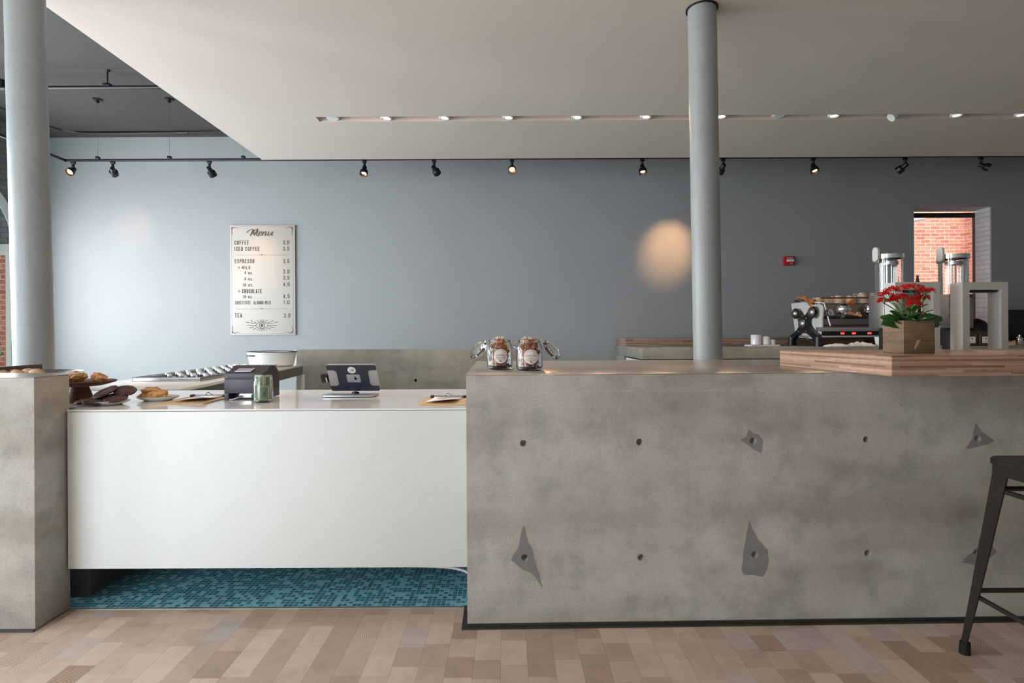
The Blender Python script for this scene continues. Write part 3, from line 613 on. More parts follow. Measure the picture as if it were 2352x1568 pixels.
for sgn in (-1, 1):
    ribbon(tm, smooth_pts([(*eb(-80, 2), 0), (*eb(-55, sgn*26), 0), (*eb(0, sgn*48), 0), (*eb(55, sgn*26), 0), (*eb(80, 2), 0)], 8), .008, YF)
disc(tm, *eb(0, 0), 39*sc_, YF, 31*sc_); disc(tm, *eb(0, 0), 18*sc_, YF, 8*sc_); disc(tm, *eb(0, 0), 14*sc_, YF)
rays = [((-185, -2), (-84, 0)), ((84, 0), (185, 2)), ((-200, -42), (-150, -33)), ((-140, -31), (-80, -20)), ((200, -42), (150, -33)), ((140, -31), (80, -20)), ((-138, -60), (-112, -48)), ((-100, -44), (-70, -32)), ((138, -60), (112, -48)), ((100, -44), (70, -32)),
    ((-62, -66), (-42, -44)), ((62, -66), (42, -44)), ((-24, -70), (-18, -52)), ((24, -70), (18, -52)), ((0, -72), (0, -54)), ((-158, 30), (-100, 18)), ((158, 30), (100, 18)), ((-112, 52), (-70, 32)), ((112, 52), (70, 32)), ((-62, 62), (-44, 46)), ((62, 62), (44, 46)), ((-28, 68), (-20, 54)), ((28, 68), (20, 54)), ((0, 70), (0, 56))]
for a, b_ in rays: ribbon(tm, [eb(*a), eb(*b_)], .008, YF)
tm.build('eye_drawing', 'ink_brown', mn)
# fire alarm
fa = P(1809.5, 600, WY-.0); al = empty('fire_alarm_pull', (fa.x, WY-.001, fa.z)); tag(al, 'small red fire alarm pull station on the grey wall', 'fire alarm')
MB().box(-.082, .082, -.05, 0, -.07, .07, .008).build('alarm_body', 'red_plastic', al)
MB().box(-.045, .07, -.066, -.05, -.012, .022, .004).build('pull_handle', 'white_paint', al)
m = MB(); text_into(m, 'FIRE', -.04, .06, .032, .055, -.0515); text_into(m, 'PULL', .01, .06, -.05, -.032, -.0515); m.build('lettering', 'paper', al)
# ================================================================== TRACK AND PIPES
zt = P(700, 366, 7.3).z; xb = P(150, 367, 7.3).x
tk = empty('light_track', (0, 7.3, zt)); tag(tk, 'black suspended lighting track with spotlights along the grey wall', 'track')
m = MB().box(xb, 8.9, -.018, .018, -.015, .015, .002).box(xb-.018, xb+.018, -6.5, .018, -.015, .015, .002); m.build('track_rail', 'black_paint', tk)
for px, kk in ((225, 0), (389.5, 0), (559, 0), (-1, 1), (-2, 1), (-3, 1)):
    x = P(px, 365, 7.3).x if not kk else {-1: .8, -2: 3.6, -3: 6.4}[px]
    a = MB().cyl((x, 0, .015), (x, 0, HC-zt-.05), .0014, seg=6); a.build('hanging_wire', 'steel', tk)
    MB().box(x-.022, x+.022, -.02, .02, .013, .05, .003).build('wire_clamp', 'black_paint', tk)
    MB().lathe([(0, 0), (.055, 0), (.055, -.012), (.018, -.016), (.018, -.05), (0, -.05)], 20, (x, 0, HC-zt-.001)).build('ceiling_canopy', 'black_paint', tk)
zp = P(235, 201, 6.5).z
pp = empty('ceiling_pipe', (-5, 6.5, zp)); tag(pp, 'black pipe hung on a rod below the high ceiling at upper left', 'pipe')
MB().cyl((-2.2, 0, 0), (5.5, 0, 0), .022, seg=14).build('pipe_run', 'black_paint', pp)
xh = P(247, 180, 6.5).x+5
MB().cyl((xh, 0, .02), (xh, 0, HC-zp-.001), .008, seg=8).box(xh-.04, xh+.04, -.03, .03, .01, .045, .006).lathe([(0, 0), (.03, 0), (.02, -.02), (0, -.02)], 12, (xh, 0, HC-zp-.001)).build('pipe_hanger', 'black_paint', pp)
sp = MB().cyl((-.90, 0, .0), (-.90, 0, .10), .03).tube([(-.85+.05*0, 0, 0), (-.70, 0, 0)], .03); sp.build('pipe_elbow', 'black_paint', pp)
zq = P(300, 305, 8.45).z; pq = empty('ceiling_conduit', (-5, 8.45, zq)); tag(pq, 'dark conduit running along the top of the grey wall below the ceiling', 'pipe')
MB().tube(smooth_pts([(-1.9, -1.2, .03), (-1.75, -.25, .03), (-1.6, -.05, .02), (-1.3, 0, 0), (0, 0, 0), (1.0, 0, .008), (5, 0, 0)], 6), .024, 10).build('pipe_run', 'black_paint', pq)
MB().cyl((-.02, 0, .001), (.16, 0, .002), .03, seg=12).build('pipe_coupling', 'black_paint', pq)
# track spotlights -------------------------------------------------------
def spot(px, aim, lit, label, glow=False, target=None, power=0, cone=30, blend=.6):
    """aim = direction of the lamp barrel"""
    x = P(px, 367, 7.3).x; t = empty('track_spotlight', (x, 7.3, zt-.016)); tag(t, label, 'spotlight', 'spotlights on the suspended track')
    MB().box(-.028, .028, -.014, .014, -.03, 0, .003).build('track_adapter', 'black_paint', t)
    MB().cyl((0, 0, -.03), (0, 0, -.10), .017, seg=12).build('stem', 'black_paint', t)
    d = Vector(aim).normalized(); q = d.to_track_quat('-Z', 'Y').to_matrix().to_4x4(); pv = Vector((0, 0, -.105))
    # barrel points along local -Z
    h = MB().lathe([(0, .03), (.026, .03), (.030, .01), (.030, -.03), (.050, -.045), (.053, -.10), (.047, -.10), (.043, -.07), (0, -.065)], 24, mat=T(*pv) @ q).build('lamp_head', 'black_paint', t)
    MB().lathe([(0, -.078), (.026, -.078), (.026, -.074), (0, -.070)], 20, mat=T(*pv) @ q).build('lamp_lens', 'lamp_glow' if lit else 'dark_metal', h)
    MB().lathe([(.026, -.072), (.044, -.090), (.044, -.088), (.026, -.070)], 24, mat=T(*pv) @ q).build('lamp_reflector', 'copper' if lit else 'dark_metal', h)  # copper on lit heads puts the lens's warm glow into the colour
    if target is not None:
        l = bpy.data.lights.new('spot_beam', 'SPOT'); l.energy = power; l.color = (1, .55, .26); l.spot_size = math.radians(cone); l.spot_blend = blend; l.shadow_soft_size = .04
        o = bpy.data.objects.new('spot_beam', l); C.objects.link(o); s_ = Vector((x, 7.3, zt-.016))+pv+d*.11; o.location = s_
        o.rotation_euler = (Vector(target)-s_).to_track_quat('-Z', 'Y').to_euler()
def at_wall(px, py): return P(px, py, WY)
def aimw(px, tpx, tpy):
    a = P(px, 385, 7.3); return at_wall(tpx, tpy)-a
spot(168, (.05, -1, -.75), 1, 'glowing track spotlight at the far left end of the track')
spot(259, aimw(259, 305, 530), 0, 'second track spotlight from the left, pointing at the wall', target=at_wall(305, 530), power=30, cone=32, blend=1)
spot(481, aimw(481, 600, 590), 0, 'third track spotlight from the left, tilted towards the menu sign', target=at_wall(598, 600), power=34, cone=32, blend=1)
spot(837, (0, -.45, -1), 1, 'lit track spotlight aimed down, first one right of the soffit corner', target=(P(837, 0, 7.3).x, 6.0, 1), power=20, cone=50)
spot(997, (.35, .9, -.55), 0, 'unlit track spotlight tilted sideways left of the brightly glowing one')
spot(1176, (0, -1, -.8), 1, 'brightly glowing track spotlight above the glass caramel jars', target=(0.1, 4.2, 1), power=30, cone=50)
spot(1475, (0, -.45, -1), 1, 'lit track spotlight just left of the middle grey column', target=(P(1475, 0, 7.3).x, 6.2, 1), power=30, cone=50)
spot(1661, aimw(1661, 1535, 590), 0, 'track spotlight half hidden behind the middle grey column', target=at_wall(1535, 572), power=150, cone=37, blend=1)
spot(1868, (0, -.5, -1), 1, 'lit track spotlight above the espresso machine', target=(P(1868, 0, 7.3).x, 6.7, 1), power=40, cone=50)
spot(2079, (-.4, .9, -.5), 0, 'unlit track spotlight just left of the brick view window')
spot(2253, (.75, -.5, -.55), 1, 'tilted track spotlight at the far right end')
# recessed downlights --------------------------------------------------------
zs = SOF+.0
dls = [887, 1020, 1167, 1325, 1483, 1656, 1915, 2197, 2345]
names = ['first', 'second', 'third', 'fourth', 'fifth', 'sixth', 'seventh', 'eighth', 'ninth']
def dl(px, label, kind):
    x = P(px, 271, 5.80).x; t = empty('recessed_downlight', (x, 5.80, SOF+.058)); tag(t, label, 'ceiling light', 'lights in the ceiling slot')
    if kind == 'lit':
        MB().cyl((0, 0, 0), (0, 0, -.03), .045, seg=20).build('lamp_housing', 'white_paint', t)
        MB().lathe([(.036, -.030), (.058, -.032), (.058, -.052), (.050, -.056), (.036, -.050)], 28).build('lamp_ring', 'white_paint', t)
        MB().lathe([(0, -.046), (.036, -.046), (.036, -.040), (0, -.040)], 20).build('lamp_lens', 'downlight_glow', t)
        l = bpy.data.lights.new('downlight_beam', 'SPOT'); l.energy = 60; l.color = (1, .66, .42); l.spot_size = math.radians(125); l.spot_blend = .9; l.shadow_soft_size = .04
        o = bpy.data.objects.new('downlight_beam', l); C.objects.link(o); o.location = (x, 5.80, SOF-.012); o.rotation_euler = (-.30, 0, 0)
    elif kind == 'disc':
        MB().cyl((0, 0, 0), (0, 0, -.04), .03, seg=16).build('lamp_housing', 'white_paint', t)
        MB().lathe([(0, -.040), (.062, -.040), (.062, -.050), (0, -.052)], 28).build('cover_disc', 'white_paint', t)
    else:
        MB().cyl((0, 0, 0), (0, 0, -.02), .03, seg=16).build('lamp_housing', 'white_paint', t)
        MB().lathe([(0, .03), (.035, .03), (.045, -.04), (.04, -.04), (0, -.03)], 24, mat=T(0, 0, -.045) @ RY(.9)).build('lamp_head', 'white_paint', t)
for i, px in enumerate(dls): dl(px, '%s lit warm downlight from the left in the ceiling slot' % names[i], 'lit')
dl(764, 'white blank disc at the left end of the ceiling slot', 'disc'); dl(1787, 'white blank disc in the ceiling slot right of the middle column', 'disc'); dl(2053, 'white swivel lamp tilted sideways in the ceiling slot', 'tilt')
# ================================================================== CARAMEL JARS
def clip_jar(x, y, lab, side, seed, line2, ink2):
    rnd = random.Random(seed); t = empty('clip_top_jar', (x, y, CH+.003)); tag(t, lab, 'jar', 'caramel jars on the concrete counter')
    out = [(0, 0), (.048, 0), (.058, .006), (.0625, .018), (.0625, .112), (.056, .126), (.050, .131), (.052, .134), (.053, .142), (.050, .146)]
    inn = [(.046, .146), (.046, .131), (.052, .122), (.058, .110), (.058, .020), (.050, .010), (0, .008)]
    MB().lathe(out+inn, 48).build('glass_body', 'jar_glass', t)
    MB().tube([(.0535*math.cos(a*PI/20), .0535*math.sin(a*PI/20), .1335) for a in range(40)], .0015, 6, True).build('wire_band', 'chrome', t)
    # lid hanging open
    s_ = side; hinge = Vector((s_*.060, 0, .132)); c_ = Vector((s_*.098, .0, .090))
    q = RY(s_*math.radians(48)) @ RX(.50)
    MB().lathe([(0, 0), (.047, 0), (.052, .004), (.053, .010), (.049, .015), (.038, .017), (.036, .024), (.0, .026), (0, .021), (.032, .020), (.035, .012), (.046, .008), (0, .004)], 40, mat=T(*c_) @ q).build('glass_lid', 'jar_glass', t)
    MB().tube([tuple((T(*c_) @ q) @ Vector((.0545*math.cos(a*PI/20), .0545*math.sin(a*PI/20), .009))) for a in range(40)], .0014, 6, True).build('lid_wire', 'chrome', t)
    for sy in (-.02, .02):
        MB().tube(smooth_pts([(s_*.050, sy, .134), (s_*.062, sy, .146), (s_*.070, sy*.8, .140), (s_*.066, sy*.8, .124), (s_*.072, sy, .112)], 6), .0014, 6).build('hinge_wire', 'chrome', t)
    MB().tube(smooth_pts([(-s_*.052, -.012, .134), (-s_*.066, -.010, .142), (-s_*.074, 0, .136), (-s_*.064, .008, .126), (-s_*.072, .0, .112), (-s_*.062, -.006, .104), (-s_*.076, -.004, .098)], 6), .0015, 6).build('clasp_wire', 'chrome', t)
    # wrapped caramels
    caramel_proto = None
    for i in range(66):
        lay = i//11; a = rnd.random()*6.28; rr = rnd.uniform(.008, .045); z = .020+lay*.022+rnd.uniform(-.004, .006)
        tilt = rnd.uniform(-.6, .6) if lay < 5 else rnd.uniform(.9, 1.5); L = rnd.uniform(.030, .040)
        if lay >= 5: rr = rnd.uniform(.005, .024); z = .132+rnd.uniform(-.003, .006); L = .024; tilt = rnd.uniform(.6, 1.4)
        q = RZ(a+rnd.uniform(-.4, .4)) @ RX(PI/2) @ RY(rnd.uniform(-1, 1) if lay < 5 else tilt) if lay < 5 else RZ(a) @ RY(tilt*.4)
        cpos = Vector((rr*math.cos(a), rr*math.sin(a), z)); L = min(L, .034)
        if lay < 5:
            for _try in range(80):      # keep both twisted ends inside the glass
                axv = q.to_3x3() @ Vector((0, 0, 1)); e1, e2 = cpos+axv*(L/2+.014), cpos-axv*(L/2+.014)
                if max(e1.xy.length, e2.xy.length, cpos.xy.length+.006) < .0545 and min(e1.z, e2.z) > .011: break
                a = rnd.random()*6.28; rr = rnd.uniform(.004, .044)*(1-_try*.005); q = RZ(a+PI/2+rnd.uniform(-.5, .5)) @ RY(PI/2) @ RX(rnd.uniform(-.3, .3)) if _try % 3 else RZ(a) @ RY(rnd.uniform(-.3, .3))
                cpos = Vector((rr*math.cos(a), rr*math.sin(a), max(z, .030 if _try % 3 == 0 else .020)))
        cm = empty('wrapped_caramel', Vector((x, y, CH+.003))+cpos); cm.rotation_euler = q.to_euler()
        where = 'in the left glass jar' if side < 0 else 'in the right glass jar'
        tag(cm, 'brown caramel twisted in clear wrapper %s' % where, 'candy', 'wrapped caramels %s' % where)
        MB().lathe([(0, -L/2), (.009, -L/2), (.0108, -L/2+.003), (.0108, L/2-.003), (.009, L/2), (0, L/2)], 12).build('caramel', 'caramel', cm)
        if True:
            m = MB()
            for e_ in (1, -1) if lay < 5 else (1,):
                for kx in range(3):
                    an = kx*2.1; m.quad([(0, 0, e_*L/2), (.007*math.cos(an), .007*math.sin(an), e_*(L/2+.012)), (.007*math.cos(an+.9), .007*math.sin(an+.9), e_*(L/2+.015)), (.001, .001, e_*(L/2+.004))])
            m.build('wrapper_twist', 'wrapper', cm)
    # round label wrapped on the glass front
    off = .006; lr = .0345; lz = .066; RR = .0632
    def wrap(v, r=RR): a = (v.x)/r; return Vector((r*math.sin(a), -r*math.cos(a), v.z))
    lb = MB(); b = bmesh.new(); n_ = 10
    rings = [[b.verts.new(wrap(Vector((off+lr*j/n_*math.cos(2*PI*i/36), 0, lz+lr*j/n_*math.sin(2*PI*i/36))))) for i in range(36)] for j in range(1, n_+1)]
    c0 = b.verts.new(wrap(Vector((off, 0, lz))))
    for i in range(36):
        b.faces.new((c0, rings[0][i], rings[0][(i+1) % 36]))
        for j in range(n_-1): b.faces.new((rings[j][i], rings[j+1][i], rings[j+1][(i+1) % 36], rings[j][(i+1) % 36]))
    lb._add(b); lo = lb.build('round_label', 'label_paper', t)
    tx = MB(); wr = lambda v: wrap(v, RR+.0003)
    text_into(tx, 'CARAMELS', off-.030, off+.030, lz+.001, lz+.0085, 0, 0, wrap=wr)
    for k_, ch in enumerate('GOAT MILK'):
        if ch == ' ': continue
        an = math.radians(146-k_*14.0); m2 = MB(); hw = .0005 if ch == 'I' else .0026 if ch == 'M' else .0021; text_into(m2, ch, -hw, hw, -.0028, .0028, 0, 0)
        m2.xf(T(off+.0275*math.cos(an), 0, lz+.0275*math.sin(an)) @ Matrix.Rotation(-(an-PI/2), 4, 'Y'))
        for v in m2.bm.verts: v.co = wr(v.co)
        me = bpy.data.meshes.new('q'); m2.bm.to_mesh(me); m2.bm.free(); tx.bm.from_mesh(me); bpy.data.meshes.remove(me)
    for zz, w_, hh in ((-.0125, .024, .0012), (-.017, .018, .0010)):
        for q_ in range(-4, 5):
            if random.random() < .15: continue
            xx = off+q_*w_/4; tx.quad([wr(Vector((xx-w_/10, 0, lz+zz))), wr(Vector((xx+w_/10, 0, lz+zz))), wr(Vector((xx+w_/10, 0, lz+zz+hh))), wr(Vector((xx-w_/10, 0, lz+zz+hh)))])
    # small leaping goat mark
    for pts, wd in (([(-.005, -.020), (-.001, -.0225), (.004, -.0245)], .0035), ([(-.005, -.020), (-.007, -.0185)], .002), ([(.004, -.0245), (.008, -.0265)], .0014), ([(.001, -.024), (.0025, -.0275)], .0012), ([(-.003, -.022), (-.004, -.026)], .0012)):
        m2 = MB(); ribbon(m2, [(off+a_, lz+b_) for a_, b_ in pts], wd, 0)
        for v in m2.bm.verts: v.co = wr(v.co)
        me = bpy.data.meshes.new('q'); m2.bm.to_mesh(me); m2.bm.free(); tx.bm.from_mesh(me); bpy.data.meshes.remove(me)
    tx.build('label_lettering', 'ink_dark', lo)
    if line2 is None:     # illegible small line: broken into short marks
        t2 = MB()
        for q_ in range(13):
            if q_ == 6: continue
            xx = off-.021+q_*.0035; t2.quad([wr(Vector((xx-.0012, 0, lz-.0082))), wr(Vector((xx+.0012, 0, lz-.0082))), wr(Vector((xx+.0012, 0, lz-.0052))), wr(Vector((xx-.0012, 0, lz-.0052)))])
        t2.build('flavour_marks', ink2, lo); return
    t2 = MB(); text_into(t2, line2, off-(.021 if len(line2) > 9 else .015), off+(.021 if len(line2) > 9 else .015), lz-.0085, lz-.0045, 0, .0, wrap=wr); t2.build('flavour_lettering', ink2, lo)
clip_jar(-.044, 2.745, 'open clip top glass jar of caramels, left one, lid hanging to the left', -1, 3, None, 'ink_brown')
clip_jar(.0985, 2.645, 'open clip top glass jar of caramels, right one, lid hanging to the right', 1, 5, 'LAVENDER', 'ink_red')
# ================================================================== MONEY JAR
mj = empty('tip_jar', (-1.229, 2.79, ZT)); tag(mj, 'glass screw thread jar stuffed with dollar bills beside the printer', 'jar')
out = [(0, 0), (.036, 0), (.044, .006), (.046, .014), (.046, .098), (.044, .106), (.0455, .109), (.043, .112), (.0455, .116), (.043, .119), (.045, .123), (.042, .127), (.042, .134)]
inn = [(.039, .134), (.039, .112), (.042, .098), (.042, .016), (.036, .008), (0, .007)]
MB().lathe(out+inn, 40).build('glass_body', 'jar_glass', mj)
def bill(a0, a1, z0, z1, r, lab, seal):
    """one curled note standing in the jar"""
    o = empty('dollar_bill', (-1.229, 2.79, ZT)); tag(o, lab, 'money', 'dollar bills in the tip jar'); n_ = 14; m = MB(); g = MB(); s_ = MB()
    def pt(u, v, r_): a = math.radians(a0+(a1-a0)*u); return (r_*math.sin(a), -r_*math.cos(a), z0+(z1-z0)*v)
    for i in range(n_): m.quad([pt(i/n_, 0, r), pt((i+1)/n_, 0, r), pt((i+1)/n_, 1, r), pt(i/n_, 1, r)])
    b_ = m.build('note', 'bill_paper', o); b_.modifiers.new('s', 'SOLIDIFY').thickness = .0003
    for (u0, u1, v0, v1) in ((.12, .88, .12, .88),):
        for i in range(n_):
            ua, ub = u0+(u1-u0)*i/n_, u0+(u1-u0)*(i+1)/n_; g.quad([pt(ua, v0, r+.0004), pt(ub, v0, r+.0004), pt(ub, v1, r+.0004), pt(ua, v1, r+.0004)])
    g.build('note_print', 'bill_green', b_)
    if seal:
        for i in range(16):
            f = lambda t, q: pt(.55+.13*q*math.cos(t), .42+.17*q*math.sin(t), r+.0008); s_.bm.faces.new([s_.bm.verts.new(p) for p in (f(0, 0), f(2*PI*i/16, 1), f(2*PI*(i+1)/16, 1))])
        s_.build('note_seal', 'bill_seal', b_)
bill(-10, 62, .012, .085, .0405, 'dollar bill with green seal at the front of the tip jar', True)
bill(-70, -12, .012, .095, .0402, 'dollar bill curled at the left of the tip jar', False)
bill(-62, 30, .070, .136, .0365, 'dollar bill rising to the rim of the tip jar', False)
bill(34, 80, .060, .135, .0372, 'dollar bill at the right rim of the tip jar', False)
bill(100, 250, .014, .120, .0385, 'dollar bill at the back of the tip jar', False)
# ================================================================== RECEIPT PRINTER
pr = empty('receipt_printer', (-1.365, 2.872, ZT)); tag(pr, 'dark grey receipt printer with rounded paper cover on the white counter', 'printer')
pw, pd = .099, .205
prof = [(0, .036), (0, .134), (.008, .140), (.055, .150), (.085, .168), (.115, .175), (.150, .168), (.180, .150), (pd, .122), (pd, .004), (.05, .004), (.05, .036)]
MB().prism(prof, -pw, pw, 'YZ', bev=.002).build('printer_case', 'printer_dark', pr)
MB().box(-pw, pw, -.006, .0, .036, .108, .002).build('front_cover', 'printer_plastic', pr)
MB().box(-pw, pw, -.004, .0, .1105, .137, .002).build('front_lid', 'printer_plastic', pr)
MB().box(-pw, -pw+.022, -.006, .05, .0, .036, .002).box(pw-.022, pw, -.006, .05, 0, .036, .002).build('foot', 'printer_plastic', pr)
MB().box(-pw+.006, -pw+.018, -.0048, -.004, .115, .127).build('power_lamp', 'black_gloss', pr)
MB().box(-.055, .03, -.028, .028, 0, .004, .001, mat=T(0, .040, .1505) @ RX(.24)).build('paper_window', 'silver_plastic', pr)
MB().box(-.04, .06, .03, .048, .006, .032, .002).build('connector_panel', 'steel', pr)
MB().box(.03, .055, .015, .03, .010, .028, .002).build('cable_plug', 'bill_seal', pr)
m = MB(); m.tube(smooth_pts([(-.03, .03, .02), (-.03, .012, .015), (-.05, -.004, .006), (-.07, -.012, .004)], 6), .003); m.build('data_cable', 'cable_white', pr)
MB().tube(smooth_pts([(.045, .02, .018), (.05, .0, .016), (.055, -.012, .006), (.05, -.02, .005)], 6), .004).build('power_cable', 'black_paint', pr)
# ================================================================== TABLET STAND
ts = empty('tablet_stand', (-.86, 3.05, ZT)); tag(ts, 'silver and slate tablet point of sale stand seen from behind on the counter', 'tablet stand')
def plate(w, h, r=.015, k=5):
    pts = []
    for cx_, cy_, a0 in ((w/2-r, h/2-r, 0), (-w/2+r, h/2-r, 90), (-w/2+r, -h/2+r, 180), (w/2-r, -h/2+r, 270)): pts += [(cx_+r*math.cos(math.radians(a0+90*i/k)), cy_+r*math.sin(math.radians(a0+90*i/k))) for i in range(k+1)]
    return pts
# base plate lies flat; panel leans its top towards the customer
MB().prism([(x, y) for x, y in plate(.285, .16, .02)], .004, .010, 'XY', mat=T(-.005, .0, 0)).build('base_plate', 'silver_plastic', ts)
MB().box(-.12, .12, .05, .085, .0, .004).box(-.12, .12, -.06, -.04, 0, .004).build('rubber_foot', 'rubber', ts)
pm_ = T(.01, .052, .024) @ RX(math.radians(35))   # local: x right, z up the panel, leaning towards -Y
PH = .180
def lean(m): return m.xf(pm_)
lean(MB().prism([(x, y+PH/2) for x, y in plate(.268, PH, .014)], .0, .010, 'XZ')).build('tablet_back', 'silver_plastic', ts)
# dark cover with cut-outs
_cut = [(-.134, .035), (-.088, .035), (-.085, .04), (-.085, .135), (-.095, .145), (-.134, .145)]
cut_r = [(.134, .035), (.134, .145), (.092, .145), (.085, .138), (.085, .045), (.095, .035)]
mid = [(x+.0, y+.088) for x, y in plate(.076, .058, .008)]
dark = [(-.134, .006), (-.134, .034), (-.100, .034), (-.085, .046), (-.085, .134), (-.100, .146), (-.134, .146), (-.134, PH-.006), (-.128, PH), (.128, PH), (.134, PH-.006), (.134, .146), (.100, .146), (.085, .134), (.085, .046), (.100, .034), (.134, .034), (.134, .006), (.128, 0), (-.128, 0)]
lean(MB().prism(dark, -.003, -.0002, 'XZ', holes=[mid])).build('dark_cover', 'slate_plastic', ts)
m = MB(); disc(m, .0, .147, .0225, -.0034, seg=32); lean(m); st_ = m.build('round_sticker', 'paper', ts)
m = MB(); disc(m, .004, .147, .0035, -.0038); disc(m, .004, .147, .0065, -.0038, .0052)
for i in range(24):
    a = 2*PI*i/24; ribbon(m, [(.002+.009*math.cos(a), .147+.008*math.sin(a)), (.002+(.014+.004*(i % 2))*math.cos(a), .147+(.013+.003*(i % 2))*math.sin(a))], .0006, -.0038)
lean(m); m.build('sticker_eye', 'ink_dark', st_)
m = MB()     # fruit mark half covered by the case
disc(m, .010, .086, .0105, -.0006, seg=20, sx=.55); ribbon(m, [(.012, .083), (.020, .087), (.026, .083)], .003, -.0006); ribbon(m, [(.009, .098), (.013, .102)], .003, -.0006)
lean(m); m.build('fruit_mark', 'black_gloss', ts)
MB().lathe([(0, .006), (.022, .006), (.02, .014), (.006, .017), (0, .017)], 20, (0.012, .03, .004)).build('pivot_disc', 'black_gloss', ts)
MB().cyl((.012, .03, .02), (.012, .046, .04), .003, seg=8).build('pivot_rod', 'chrome', ts)
lean(MB().box(-.178, -.137, -.006, .018, .060, .110, .004)).build('card_reader', 'black_paint', ts)
lean(MB().box(-.150, -.144, -.0075, -.006, .066, .098, .0005)).build('reader_slot', 'paper', ts)
# ================================================================== CLIPBOARDS
def clipboard(x, y, rz, lab, paper_off, L=.33):
    t = empty('clipboard', (x, y, ZT), rz); tag(t, lab, 'clipboard', 'clipboards on the white counter')
    MB().prism([(a, b_+L/2) for a, b_ in plate(.23, L, .012)], .0005, .0045, 'XY', holes=[[(a, b_+.02) for a, b_ in circ(0, 0, .009, 14)]]).build('board', 'hardboard', t)
    MB().box(-.075, .075, L-.045, L-.020, .0045, .010, .001).build('clip_plate', 'steel', t)
    MB().cyl((-.08, L-.030, .014), (.08, L-.030, .014), .0022, seg=8).tube(smooth_pts([(-.02, L-.03, .014), (0, L-.045, .03), (.02, L-.03, .014)], 5), .002).build('clip_bar', 'brushed_steel', t)
    for s_ in (-1, 1): MB().box(s_*.085-.009, s_*.085+.009, L-.045, L-.02, .006, .018, .003).build('clip_end', 'black_paint', t)
    # slightly curled sheet
    m = MB(); W = .145; Y0, Y1 = L-.27, L-.035; n_ = 10
    for i in range(n_):
        for j in range(4):
            f = lambda u, v: (-W/2+W*v+paper_off*(1-u), Y0+(Y1-Y0)*u, .0065+.020*(1-u)**2*(.3+.7*v))
            m.quad([f(i/n_, j/4), f(i/n_, (j+1)/4), f((i+1)/n_, (j+1)/4), f((i+1)/n_, j/4)])
    bmesh.ops.remove_doubles(m.bm, verts=m.bm.verts, dist=1e-6)
    pp_ = m.build('paper_sheet', 'paper', t); pp_.modifiers.new('s', 'SOLIDIFY').thickness = .0003
    m = MB()
    for r_ in range(5):
        u = .35+.11*r_; zz = .0068+.020*(1-u)**2*.65+.003; yy = Y0+(Y1-Y0)*u
        m.box(-W*.3, W*.3-random.random()*.04, yy, yy+.003, zz, zz+.0002)
    m.build('written_lines', 'ink_dark', pp_)
clipboard(-1.595, 2.70, .06, 'tan clipboard with a paper sheet lying left of the printer', .01)
clipboard(-.318, 2.615, -.02, 'tan clipboard with a curled paper sheet beside the concrete counter', -.01, .31)
# ================================================================== PASTRIES
def blob(name, loc, rx, ry, rz, rot, mat, lab, cat, grp, seed, jit=.34):
    m = MB(); m.ball((0, 0, 0), 1, (rx, ry, rz), rot, 4, jit, random.Random(seed)); o = m.build(name, mat, None, loc, 60); return tag(o, lab, cat, grp)
# wooden cake stand
cs = empty('cake_stand', (-2.175, 2.83, ZT)); tag(cs, 'dark wooden cake stand behind the concrete pier, holding golden pastries', 'cake stand')
MB().lathe([(0, 0), (.060, 0), (.059, .006), (.034, .082), (0, .082)], 40).build('pedestal', 'walnut', cs)
MB().lathe([(0, .082), (.10, .083), (.150, .098), (.155, .106), (.150, .108), (.10, .104), (0, .104)], 48).build('plate', 'walnut', cs)
sz = ZT+.1045
for i, (dx, dy, rx, ry, rz, a, lab) in enumerate(((-.005, -.02, .042, .030, .024, .2, 'golden pastry at the front of the wooden cake stand, middle'), (.080, .02, .040, .030, .022, -.35, 'golden pastry at the right edge of the wooden cake stand'), (-.07, -.05, .030, .026, .022, .5, 'golden pastry at the left front of the wooden cake stand'), (-.065, .04, .036, .03, .026, 0, 'golden pastry at the back left of the wooden cake stand'))):
    blob('golden_pastry', (-2.175+dx, 2.83+dy, sz+.003+rz*(.62 if i == 1 else .74)), rx, ry, rz, RZ(a) @ RY(-.22 if i != 1 else .32), 'golden_pastry', lab, 'pastry', 'golden pastries on the cake stand', 20+i)
def dish(x, y, r, lab, rz=0):
    t = empty('plate', (x, y, ZT), rz); tag(t, lab, 'plate', 'white plates on the counter')
    MB().lathe([(0, 0), (r*.62, 0), (r*.66, .002), (r*.94, .014), (r, .021), (r*.98, .022), (r*.9, .017), (r*.62, .006), (0, .005)], 44, sy=.8).build('dish', 'plate_ceramic', t)
    m = MB(); m.prism([(-r*.95, -r*.2), (-r*.1, -r*.68), (r*.95, r*.05), (r*.15, r*.70)], .008, .0086, 'XY'); 
    for v in m.bm.verts: v.co.z += .020*(v.co.xy.length/r)**2
    m.build('paper_liner', 'paper', t); return t
dish(-1.965, 2.715, .110, 'white plate of dark chocolate cookies in front of the cake stand')
